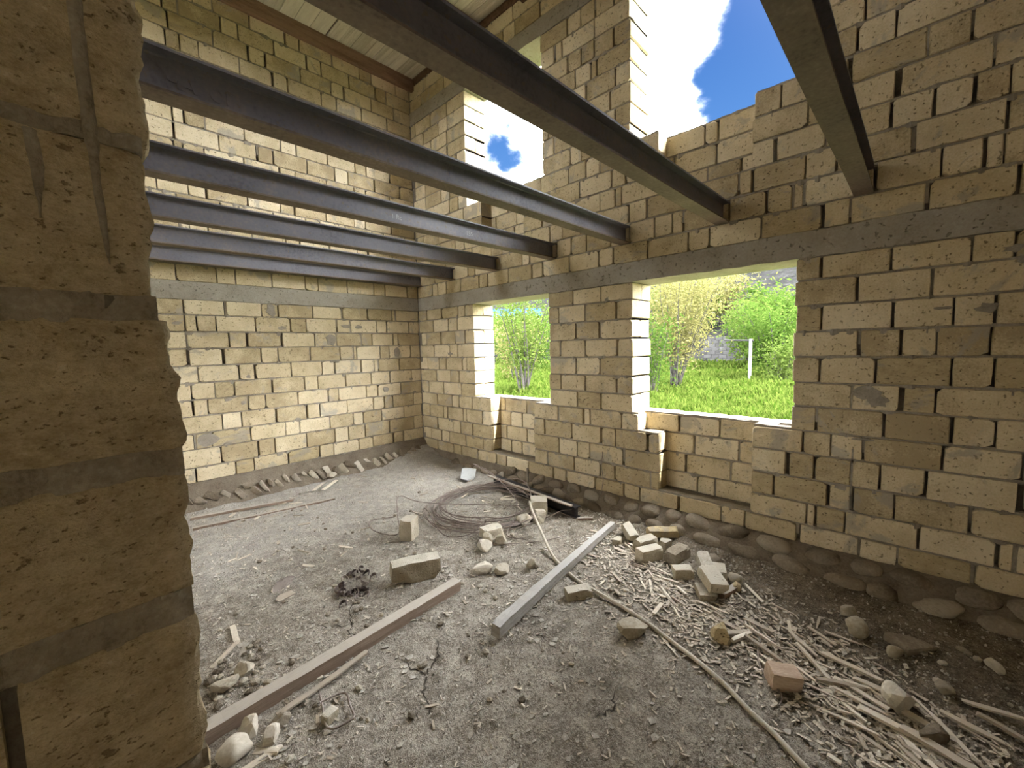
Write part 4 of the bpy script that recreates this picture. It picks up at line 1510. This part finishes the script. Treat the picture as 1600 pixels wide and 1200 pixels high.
    rs = random.Random(22)
    for k, (pp, lb) in enumerate((
            ([(2.55, 3.95), (2.35, 3.55), (2.25, 3.15), (2.38, 2.92), (2.6, 2.95), (2.72, 3.1)], 'loose wire loop springing out on the left of the coil'),
            ([(2.5, 2.95), (2.52, 2.7), (2.8, 2.45), (3.05, 2.35)], 'straggling wire end running from the coil towards the grey timber'),
            ([(3.75, 3.35), (3.72, 2.95), (3.60, 2.60), (3.35, 2.62), (3.2, 2.75)], 'wire loop bending over the square block'),
            ([(2.82, .74), (2.73, .62), (2.62, .60), (2.48, .55), (2.36, .43), (2.27, .42)], 'thin grey wire snaking among the splinters'))):
        path = smooth_path([on_floor(x, y, .012 + (.16 * sin(i * 1.3) ** 2 if k in (0, 2) and 0 < i < len(pp) - 1 else 0)) for i, (x, y) in enumerate(pp)], 8)
        vs_, fs_ = tube(path, .0045, 5)
        tag(mesh_obj('wire', vs_, fs_, M_WIRE), lb, 'wire')
    hook = [(.735, 2.20, .02), (.70, 2.06, .02), (.675, 1.96, .02), (.69, 1.918, .02), (.735, 1.905, .02), (.785, 1.905, .02), (.80, 1.94, .02), (.81, 2.0, .02), (.825, 2.07, .02),
            (.80, 2.105, .02), (.74, 2.11, .025), (.70, 2.105, .03)]
    vs_, fs_ = tube(smooth_path([on_floor(x, y, z) for x, y, z in hook], 5), .0055, 6)
    tag(mesh_obj('iron_hook', vs_, fs_, M_WIRE, smooth=True), 'bent square iron hook lying before the thin lath', 'hook')
    # wire hanging on the window wall, and a small nail stick above it
    path = smooth_path([(3.945, 2.47, -1.18), (3.93, 2.475, -1.35), (3.935, 2.46, -1.5), (3.87, 2.45, -1.64)], 6)
    vs_, fs_ = tube(path, .004, 5)
    tag(mesh_obj('wire', vs_, fs_, M_WIRE), 'thin wire hanging down the window wall between the niches', 'wire')


M_CRUST = rough_mat('crusted_brick', ((0.28, 0.24, 0.18), (0.46, 0.42, 0.35), (0.66, 0.63, 0.57)), 16.0, 60, 1.0, 0.012, rand=.1)
floor_things()


# ------------------------------------------------------------------ splinters, chips, scraps and gravel
def spine(t):
    P = [(3.35, 2.05), (3.12, 1.75), (2.95, 1.45), (2.80, 1.1), (2.82, .85), (2.78, .6), (2.72, .35), (2.58, .12), (2.45, -.1), (2.30, -.3), (2.2, -.5)]
    k = t * (len(P) - 1)
    i = min(int(k), len(P) - 2)
    f = k - i
    return P[i][0] + (P[i + 1][0] - P[i][0]) * f, P[i][1] + (P[i + 1][1] - P[i][1]) * f


LAND = []


def landmark(name, x, y):
    LAND.append((name, x, y))


for nm, x, y in (('pinkish sawn block', 2.45, .44), ('egg shaped tan stone', 3.20, .195), ('pale angular stone', 2.66, 0.0), ('flat brown slab', 3.27, -.04),
                 ('topmost heap brick', 3.05, 1.0), ('whitish topped brick', 3.19, 1.55), ('grey timber far end', 3.40, 2.05), ('grey timber near end', 1.68, 1.82),
                 ('loaf shaped limestone', 2.365, 1.69), ('round stone at the pipe', 2.28, 1.215), ('broken tan lump', 2.60, .80), ('wire coil', 3.06, 3.42),
                 ('upright half block', 2.075, 3.47), ('long jagged block', 1.71, 2.79), ('white broken sheet', 3.60, 4.40), ('far white stone', 2.30, 5.80),
                 ('two long battens', 1.4, 5.3), ('broken dark board scrap', .945, 3.47), ('heap of curled scraps', 1.30, 3.08), ('bent iron hook', .74, 2.02), ('thin pale lath', .8, 2.25),
                 ('brown timber end', 1.84, 2.40), ('two grey stones', .45, 2.64), ('square block', 3.34, 2.90), ('lower right tan stone', 2.52, -.12),
                 ('lone white lump', 2.43, 2.20), ('yellowish limestone lump', 2.13, 2.47), ('upright pipe stub', 3.83, 3.50)):
    landmark(nm, x, y)
ORD = ['nearest', 'second nearest', 'third nearest', 'fourth nearest', 'fifth nearest', 'sixth nearest', 'seventh nearest', 'eighth nearest', 'ninth nearest', 'tenth nearest'] + ['%d%s nearest' % (k, {1: 'st', 2: 'nd', 3: 'rd'}.get(k % 10, 'th') if k > 13 else 'th') for k in range(11, 60)]
RIGHT2 = Vector((cos(YAW), -sin(YAW)))
FWD2 = Vector((sin(YAW), cos(YAW)))


def label_by_landmark(things, look):
    """every small thing is told by its rank among its like on one side of the closest landmark"""
    groups = {}
    for o in things:
        x, y = o.location.x, o.location.y
        nm, lx, ly = min(LAND, key=lambda l: (l[1] - x) ** 2 + (l[2] - y) ** 2)
        d = Vector((x - lx, y - ly))
        a, b = d.dot(RIGHT2), d.dot(FWD2)
        side = ('right of' if a > 0 else 'left of') if abs(a) > abs(b) else ('behind' if b > 0 else 'in front of')
        groups.setdefault((nm, side), []).append((d.length, o))
    for (nm, side), l in groups.items():
        l.sort(key=lambda q: q[0])
        for k, (_, o) in enumerate(l):
            if k < len(ORD):
                o['label'] = '%s, %s %s the %s' % (look, ORD[k], side, nm)
            else:
                o['label'] = '%s, among the outer ones %s the %s' % (look, side, nm)


def litter():
    SPL, SLV, CHC, CHF, CHN, PEBS = [], [], [], [], [], []
    rs = random.Random(99)
    protos = []
    for k in range(7):
        def fn(p, k=k):
            t = p.x + .5
            return Vector((p.x, p.y * (1 - .55 * abs(t - .4) * (k % 3) / 1.2) + .10 * mnoise.noise(Vector((t * 2, k, 0))), p.z + .25 * mnoise.noise(Vector((t * 1.5, 0, k)))))
        vs_, fs_ = rounded_box(1, 1, 1, 5, 1, 1, .04, .03, 3, k + 5, .15, fn)
        me = bpy.data.meshes.new('splinter')
        me.from_pydata([tuple(v) for v in vs_], [], fs_)
        me.materials.append(M_CHIP)
        protos.append(me)

    def splinter(x, y, L_, w, h, ang, lift, label, group, key):
        o = bpy.data.objects.new('splinter', rs.choice(protos))
        o.location = on_floor(x, y, h / 2 + lift)
        o.scale = (L_, w, h)
        o.rotation_euler = (rs.uniform(-.3, .3), rs.uniform(-.12, .12), ang)
        tag(o, label, 'splinter', group)
        link(o)
        {'spl': SPL, 'slv': SLV, 'chc': CHC, 'chf': CHF, 'chn': CHN}[key].append(o)
    n = 0
    while n < 150:
        t = rs.random() ** .8
        sx, sy = spine(t)
        x, y = sx + rs.gauss(0, .20), sy + rs.gauss(0, .13)
        if x > 3.62 or x < 2.1:
            continue
        L_ = rs.choice((.06, .09, .13, .17, .24)) * rs.uniform(.8, 1.2)
        splinter(x, y, L_, rs.uniform(.010, .026), rs.uniform(.005, .011), rs.gauss(-2.0, .5), rs.uniform(0, .012),
                 'pale wood splinter lying in the litter along the window wall', 'splinters along the window wall', 'spl')
        n += 1
    for x, y, L_, a in ((2.63, .55, .30, -1.0), (2.75, .62, .26, -.9), (2.72, .35, .28, -1.1), (2.80, .20, .30, -.8), (2.55, .10, .30, -.75), (2.48, -.02, .34, -.7), (2.60, -.08, .26, -.9),
                        (2.45, -.15, .30, -.7), (2.36, -.12, .22, -.8), (2.85, .42, .22, -1.2), (2.70, .05, .26, -.35), (2.62, .22, .22, -.2), (2.90, -.33, .22, -.6), (2.70, -.26, .24, -.75),
                        (2.78, -.36, .2, -1.1), (2.86, .66, .2, -.6), (2.68, .74, .18, .5), (2.66, .70, .16, .45)):
        splinter(x, y, L_, rs.uniform(.018, .034), rs.uniform(.008, .016), a - 1.0 + rs.uniform(-.25, .25), 0.014,
                 'long split wood sliver among the litter near the pinkish block', 'long slivers by the pinkish block', 'slv')
    for _ in range(34):
        x, y = 3.05 + rs.gauss(0, .5), 3.6 + rs.gauss(0, .6)
        if x > 3.6 or (1.5 < x < 2.2 and y < 3):
            continue
        splinter(x, y, rs.uniform(.06, .2), rs.uniform(.01, .03), .008, rs.uniform(0, 3.1), .004, 'small pale chip of wood around the wire coil', 'chips around the wire coil', 'chc')
    for _ in range(26):
        x, y = rs.uniform(.7, 2.6), rs.uniform(3.6, 5.5)
        splinter(x, y, rs.uniform(.05, .16), rs.uniform(.01, .03), .008, rs.uniform(0, 3.1), .002, 'thin chip of wood scattered on the far part of the floor', 'chips on the far floor', 'chf')
    for _ in range(26):
        x, y = rs.uniform(.6, 2.1), rs.uniform(.9, 3.2)
        splinter(x, y, rs.uniform(.03, .08), rs.uniform(.008, .02), .006, rs.uniform(0, 3.1), .002, 'little wood chip on the near open dirt', 'chips on the near dirt', 'chn')
    # curled dark scraps
    for k in range(26):
        x, y = 1.30 + rs.gauss(0, .10), 3.08 + rs.gauss(0, .13)
        a0 = rs.uniform(0, 6)
        pth = [on_floor(x + .028 * cos(a0 + q * .8), y + .028 * sin(a0 + q * .8), .014 + .012 * sin(q * .9)) for q in range(6)]
        V, Fc = [], []
        for q in pth:
            V += [(q[0], q[1], q[2] - .008), (q[0], q[1], q[2] + .014)]
        for q in range(5):
            Fc.append((q * 2, q * 2 + 2, q * 2 + 3, q * 2 + 1))
        o = mesh_obj('curled_scrap', V, Fc, M_SCRAP)
        sol = o.modifiers.new('thickness', 'SOLIDIFY')
        sol.thickness = .004
        tag(o, 'dark curled scrap in the small heap beyond the brown timber', 'scrap', 'heap of curled scraps')
    # pebbles that can still be told apart
    pro = []
    for k in range(6):
        vs_, fs_ = blob(1, .8, .6, 1, .25, 1.4, k + 200, .3)
        me = bpy.data.meshes.new('pebble')
        me.from_pydata([tuple(v) for v in vs_], [], fs_)
        me.materials.append(M_PEB if k % 2 else M_STONE)
        pro.append(me)
    zones = ((.45, 2.15, .9, 3.4, 60, 'pebble on the near open dirt'), (.34, .62, 2.46, 2.9, 46, 'pebble in the gravelly patch beyond the brown timber by the near wall'),
             (1.9, 3.3, 1.9, 3.4, 36, 'pebble between the wire coil and the grey timber'), (.8, 3.4, 3.6, 5.6, 40, 'pebble on the far part of the floor'),
             (2.2, 3.5, -.4, 1.6, 44, 'pebble among the litter along the window wall'))
    for x0, x1, y0, y1, cnt, lb in zones:
        for _ in range(cnt):
            s = rs.choice((.012, .016, .02, .026)) * (1.2 if 'gravelly' in lb else 1)
            o = bpy.data.objects.new('pebble', rs.choice(pro))
            x, y = rs.uniform(x0, x1), rs.uniform(y0, y1)
            o.location = on_floor(x, y, s * .3)
            o.scale = (s, s, s)
            o.rotation_euler = (0, 0, rs.uniform(0, 6))
            tag(o, lb, 'pebble', lb.replace('pebble', 'pebbles', 1))
            link(o)
            PEBS.append(o)
    label_by_landmark(SPL, 'pale wood splinter')
    label_by_landmark(SLV, 'long split wood sliver')
    label_by_landmark(CHC, 'small wood chip')
    label_by_landmark(CHF, 'thin wood chip')
    label_by_landmark(CHN, 'tiny wood chip')
    label_by_landmark(PEBS, 'small pebble')
    # grit: crushed stone far too small to count
    V, Fc = [], []
    for _ in range(40000):
        x, y = rs.uniform(.2, 3.72), rs.uniform(-.6, 5.85)
        if y > 3 and rs.random() < .45:
            continue
        d = hypot(x, y)
        s = rs.choice((.0025, .003, .0035, .004, .005, .006, .008, .011)) * (1 + .10 * d)
        dens = mnoise.noise(Vector((x * 1.6, y * 1.6, 4)))
        if dens < -.1 and rs.random() < .6:
            continue
        z = floor_z(x, y)
        b = len(V)
        a = rs.uniform(0, 6)
        k = rs.choice((5, 6))
        for q in range(k):
            r_ = s * rs.uniform(.65, 1.2)
            V.append((x + r_ * cos(a + q * 2 * pi / k), y + r_ * .8 * sin(a + q * 2 * pi / k), z - .002))
        V.append((x + s * rs.uniform(-.35, .35), y + s * rs.uniform(-.35, .35), z + s * rs.uniform(.4, .85)))
        Fc += [(b + q, b + (q + 1) % k, b + k) for q in range(k)]
    for _ in range(1100):
        x, y = rs.uniform(.35, 3.4), rs.uniform(.1, 4.2)
        if mnoise.noise(Vector((x * 1.1, y * 1.1, 9))) < -.05 and rs.random() < .7:
            continue
        z = floor_z(x, y)
        a, s, k = rs.uniform(0, 6), rs.choice((.010, .014, .018, .026)), rs.choice((4, 5, 6))
        tx, ty = rs.uniform(-.25, .25), rs.uniform(-.25, .25)
        b = len(V)
        rad = [s * rs.uniform(.55, 1.25) for _ in range(k)]
        for zz in (-.003, .006):
            for q in range(k):
                px, py = rad[q] * cos(a + q * 2 * pi / k), rad[q] * .7 * sin(a + q * 2 * pi / k)
                V.append((x + px, y + py, z + zz + px * tx + py * ty))
        Fc.append(tuple(range(b + k, b + 2 * k)))
        Fc += [(b + q, b + (q + 1) % k, b + k + (q + 1) % k, b + k + q) for q in range(k)]
    o = mesh_obj('gravel', V, Fc, M_GRAV)
    tag(o, 'fine grit and crushed stone strewn over the whole dirt floor', 'gravel', kind='stuff')
    V, Fc = [], []

    def chip(x, y, s):
        z = floor_z(x, y) + rs.uniform(.002, .008)
        a = rs.uniform(0, 6)
        l, w = s * rs.uniform(.8, 2.2), s * rs.uniform(.3, .6)
        ca, sa = cos(a), sin(a)
        t1, t2 = rs.uniform(-.3, .3), rs.uniform(-.5, .5)
        b = len(V)
        for zz in (0, .0035):
            for q, r_ in ((-l, -w), (l, -w * .8), (l * .9, w), (-l * .8, w)):
                V.append((x + q * ca - r_ * sa, y + q * sa + r_ * ca, z + zz + q * t1 + r_ * t2))
        Fc.extend([(b + 4, b + 5, b + 6, b + 7), (b, b + 1, b + 5, b + 4), (b + 1, b + 2, b + 6, b + 5), (b + 2, b + 3, b + 7, b + 6), (b + 3, b, b + 4, b + 7)])
    for _ in range(3600):
        sx, sy = spine(rs.random())
        x, y = sx + rs.gauss(-.05, .24), sy + rs.gauss(0, .18)
        if x < 3.66:
            chip(x, y, rs.choice((.006, .009, .012, .016)))
    for _ in range(2400):
        x, y = rs.uniform(.4, 3.6), rs.uniform(.3, 5.6)
        chip(x, y, rs.choice((.005, .008, .011)))
    o = mesh_obj('wood_chips', V, Fc, M_CHIPW)
    tag(o, 'crumbled wood chips too small to count, thickest along the window wall', 'wood chips', kind='stuff')


litter()


# ------------------------------------------------------------------ outdoors
def ground_z(x, y):
    z = -1.85 + .012 * (x - 5)
    if x > 22:
        z += .245 * (x - 22) ** 1.02 * (1 + .10 * mnoise.noise(Vector((x * .06, y * .06, 0))))
    z += .10 * mnoise.noise(Vector((x * .3, y * .3, 2)))
    return z


HEDGE = ['light green bush at the foot of the hill, far left in the big window', 'darker green bush at the foot of the hill beside the light green one',
         'yellowish bush at the foot of the hill near the middle of the big window', 'dark green bush at the hill foot, far right in the big window',
         'light green bush at the hill foot behind the white post', 'dark green bush below the white house in the narrow window',
         'tall light green bush below the white house in the narrow window']


def outdoors():
    V, Fc = [], []
    xs = [4.3 + .7 * k for k in range(28)] + [24 + 2.2 * k for k in range(30)]
    ys = [-50 + 2.5 * k for k in range(60)]
    for x in xs:
        for y in ys:
            V.append((x, y, ground_z(x, y)))
    m = len(ys)
    for i in range(len(xs) - 1):
        for j in range(m - 1):
            a = i * m + j
            Fc.append((a, a + m, a + m + 1, a + 1))
    k1 = 27
    me = [f for f in Fc]
    split = (k1) * (m - 1)
    o = mesh_obj('ground', V, me[:split], M_SOIL, smooth=True)
    struct(o, 'meadow ground outside the windows')
    o = mesh_obj('hill', V, me[split:], M_SCREE, smooth=True)
    struct(o, 'grey scree hillside rising beyond the garden')
    # surroundings on the other sides
    V, Fc = [], []
    boxmesh(V, Fc, (-80, -80, -2.2), (4.3, 90, -1.92))
    o = mesh_obj('yard', V, Fc, M_SOIL)
    struct(o, 'open ground around the house')

    rs = random.Random(1234)

    def leaves(pts, size, name, mat, parent):
        V, Fc = [], []
        for p in pts:
            s = size * rs.uniform(.6, 1.35)
            d = Vector((rs.gauss(0, 1), rs.gauss(0, 1), rs.gauss(0, .8))).normalized()
            e = d.cross(Vector((rs.gauss(0, 1), rs.gauss(0, 1), rs.gauss(0, 1)))).normalized()
            b = len(V)
            V.extend([p - d * s, p + e * s * .42, p + d * s, p - e * s * .42])
            Fc.append((b, b + 1, b + 2, b + 3))
        o = mesh_obj(name, V, Fc, mat, parent)
        o['kind'] = 'stuff'
        return o

    def shrub(name, x, y, h, spread, nstem, nleaf, size, mat, label, cat, group=None, lean=(0, 0), r=.03, spray=.28):
        root = bpy.data.objects.new(name, None)
        link(root)
        z0 = ground_z(x, y)
        root.location = (x, y, z0)
        tag(root, label, cat, group)
        pts = []
        for k in range(nstem):
            a = 2 * pi * k / nstem + rs.uniform(-.4, .4)
            sp = spread * rs.uniform(.35, 1.0)
            top = Vector((cos(a) * sp + lean[0], sin(a) * sp + lean[1], h * rs.uniform(.75, 1.05)))
            b0 = Vector((rs.uniform(-.12, .12), rs.uniform(-.12, .12), -.15))
            path = []
            for q in range(9):
                t = q / 8
                p = b0.lerp(top, t)
                p = p + Vector((cos(a), sin(a), 0)) * sp * .35 * (t * (1 - t) * -1.2)
                p += Vector((mnoise.noise(Vector((k, t * 2, 0))), mnoise.noise(Vector((k, 5, t * 2))), 0)) * .18 * t
                path.append(p)
            vs_, fs_ = tube(path, [r * (1 - .75 * q / 8) for q in range(9)], 5)
            mesh_obj('stem', vs_, fs_, M_BARK, root)
            # side twigs carry the leaves
            for q in range(3, 9):
                for _ in range(2):
                    base = path[q]
                    tip = base + Vector((rs.gauss(0, .5), rs.gauss(0, .5), rs.uniform(.0, .7))) * h * .16
                    for w in range(max(1, int(nleaf / (nstem * 12)))):
                        t = rs.random()
                        pts.append(base.lerp(tip, t) + Vector((rs.gauss(0, spray), rs.gauss(0, spray), rs.gauss(0, spray))))
        leaves(pts, size, 'foliage', mat, root)
        return root

    # seen through the narrow window
    shrub('shrub', 10.6, 9.75, 3.7, 1.25, 10, 4200, .06, M_LEAFL, 'many stemmed leafy shrub filling the narrow lower window', 'shrub', r=.035, spray=.22)
    shrub('shrub', 14.5, 13.9, 2.6, 1.3, 7, 2600, .075, M_LEAFY, 'yellow flowering bush low behind the shrub in the narrow window', 'shrub', spray=.3)
    shrub('tree', 19.0, 17.0, 3.1, 2.2, 8, 4200, .11, M_LEAFG, 'green tree behind the shrubs seen in the narrow window', 'tree', spray=.5, r=.06)
    shrub('tree', 24.0, 23.5, 3.2, 2.6, 8, 4200, .14, M_LEAFL, 'light green tree far behind in the narrow window, under the house', 'tree', spray=.6, r=.07)
    # seen through the big window
    shrub('tree', 15.0, 6.35, 4.6, 1.9, 15, 9000, .058, M_LEAFY, 'big yellow green bush with arching grey stems in the left of the big window', 'shrub', lean=(0, -.35), r=.028, spray=.26)
    shrub('shrub', 12.8, 6.2, 2.4, .9, 8, 2200, .055, M_LEAFG, 'small green bush below the yellow one, against the window jamb', 'shrub', r=.02, spray=.2)
    shrub('tree', 20.0, 4.25, 2.75, 1.5, 9, 5200, .08, M_LEAFG, 'leafy green tree at the right side of the big window', 'tree', r=.045, spray=.32)
    shrub('tree', 23.5, 6.1, 2.9, 1.6, 9, 4200, .09, M_LEAFL, 'light green young tree behind the white post', 'tree', r=.05, spray=.35)
    shrub('shrub', 17.5, 3.45, 1.7, .9, 7, 1700, .065, M_LEAFL, 'low bush in front of the green tree at the right of the big window', 'shrub', r=.02, spray=.22)
    shrub('tree', 27.0, 10.6, 5.0, 2.0, 8, 3600, .12, M_LEAFY, 'pale tree on the slope behind the yellow green bush', 'tree', r=.05, spray=.5)
    shrub('shrub', 33.0, 8.2, 2.2, 1.2, 6, 900, .14, M_LEAFG, 'single green bush on the grey hillside', 'shrub', r=.04, spray=.4)
    for k, (x, y, h, m) in enumerate(((30, 13.6, 3.4, M_LEAFL), (31, 11.8, 3.0, M_LEAFG), (32.5, 10.4, 3.4, M_LEAFY), (29, 5.2, 1.9, M_LEAFG), (31, 6.9, 1.8, M_LEAFL),
                                      (28, 25, 2.2, M_LEAFG), (29, 28, 2.2, M_LEAFL))):
        shrub('shrub', x, y, h, 1.7, 6, 2400, .13, m, HEDGE[k], 'shrub', 'bushes at the foot of the hill', r=.04, spray=.5)
    # grass and weeds
    V, Fc = [], []
    for _ in range(26000):
        x = 9.0 + 15 * rs.random() ** 1.3
        y = x * (rs.uniform(.12, .56) if rs.random() < .75 else rs.uniform(.80, 1.05))
        z = ground_z(x, y)
        h = rs.uniform(.14, .42) * (1 + .5 * mnoise.noise(Vector((x * .8, y * .8, 0))))
        a = rs.uniform(0, 2 * pi)
        w = .012 + .0016 * x
        bx, by = cos(a) * w, sin(a) * w
        lx, ly = rs.gauss(0, .14), rs.gauss(0, .14)
        b = len(V)
        V.extend([(x - bx, y - by, z - .02), (x + bx, y + by, z - .02), (x + lx * .5 + bx * .9, y + ly * .5 + by * .9, z + h * .65), (x + lx * .5 - bx * .9, y + ly * .5 - by * .9, z + h * .65),
                  (x + lx, y + ly, z + h)])
        Fc.extend([(b, b + 1, b + 2, b + 3), (b + 3, b + 2, b + 4)])
    o = mesh_obj('grass', V, Fc, M_GRASS)
    tag(o, 'lush tall grass and weeds growing outside the windows', 'grass', kind='stuff')

    # garden wall of grey blocks
    root = bpy.data.objects.new('garden_wall', None)
    link(root)
    gx, gy = 24.5, 7.6
    root.location = (gx, gy, ground_z(gx, gy))
    tag(root, 'low grey block wall half hidden behind the bushes in the big window', 'wall', kind='thing')
    for r_ in range(7):
        for c in range(5):
            vs_, fs_ = rounded_box(.2, .39, .19, 1, 2, 2, .01, .006, 5, r_ * 9 + c)
            mesh_obj('block', vs_, fs_, M_BLOCKG, root, loc=(0, -.9 + c * .4 + (.2 if r_ % 2 else 0), .09 + r_ * .2))
    # clothes post
    root = bpy.data.objects.new('garden_post', None)
    link(root)
    px, py = 18.0, 4.68
    root.location = (px, py, ground_z(px, py))
    tag(root, 'white garden post with a cross arm standing in the grass', 'post')
    zt = .10 - ground_z(px, py)
    vs_, fs_ = tube([(0, 0, -.1), (0, 0, zt)], .055, 8)
    mesh_obj('pole', vs_, fs_, M_WHITE, root)
    vs_, fs_ = tube([(0, -.1, zt - .06), (0, 0.95, zt - .02)], .035, 6)
    mesh_obj('cross_arm', vs_, fs_, M_BLOCKG, root)
    # far house
    root = bpy.data.objects.new('house', None)
    link(root)
    hx, hy = 34.0, 32.3
    hz = ground_z(hx, hy) - .9
    root.location = (hx, hy, hz)
    root.rotation_euler = (0, 0, -.75)
    tag(root, 'white house with a blue roof on the slope, seen through the narrow window', 'house')
    V, Fc = [], []
    boxmesh(V, Fc, (-2.4, -2.2, 0), (2.4, 2.2, 2.6))
    mesh_obj('house_walls', V, Fc, M_WHITE, root)
    V = [(-2.7, -2.5, 2.6), (2.7, -2.5, 2.6), (2.7, 2.5, 2.6), (-2.7, 2.5, 2.6), (-2.7, 0, 3.6), (2.7, 0, 3.6)]
    mesh_obj('roof', V, [(0, 1, 5, 4), (2, 3, 4, 5), (0, 4, 3), (1, 2, 5), (0, 3, 2, 1)], M_ROOFB, root)
    for wx in (-1.6, 0.2, 1.8):
        vs_, fs_ = rounded_box(.9, .08, 1.1, 1, 1, 1, .01, 0, 1, 1)
        mesh_obj('window', vs_, fs_, M_GLASSD, root, loc=(wx, -2.22, 1.5))
    V, Fc = [], []
    boxmesh(V, Fc, (-2.45, -2.26, .5), (2.45, -2.2, .75))
    mesh_obj('red_band', V, Fc, M_ROOFR, root)


outdoors()
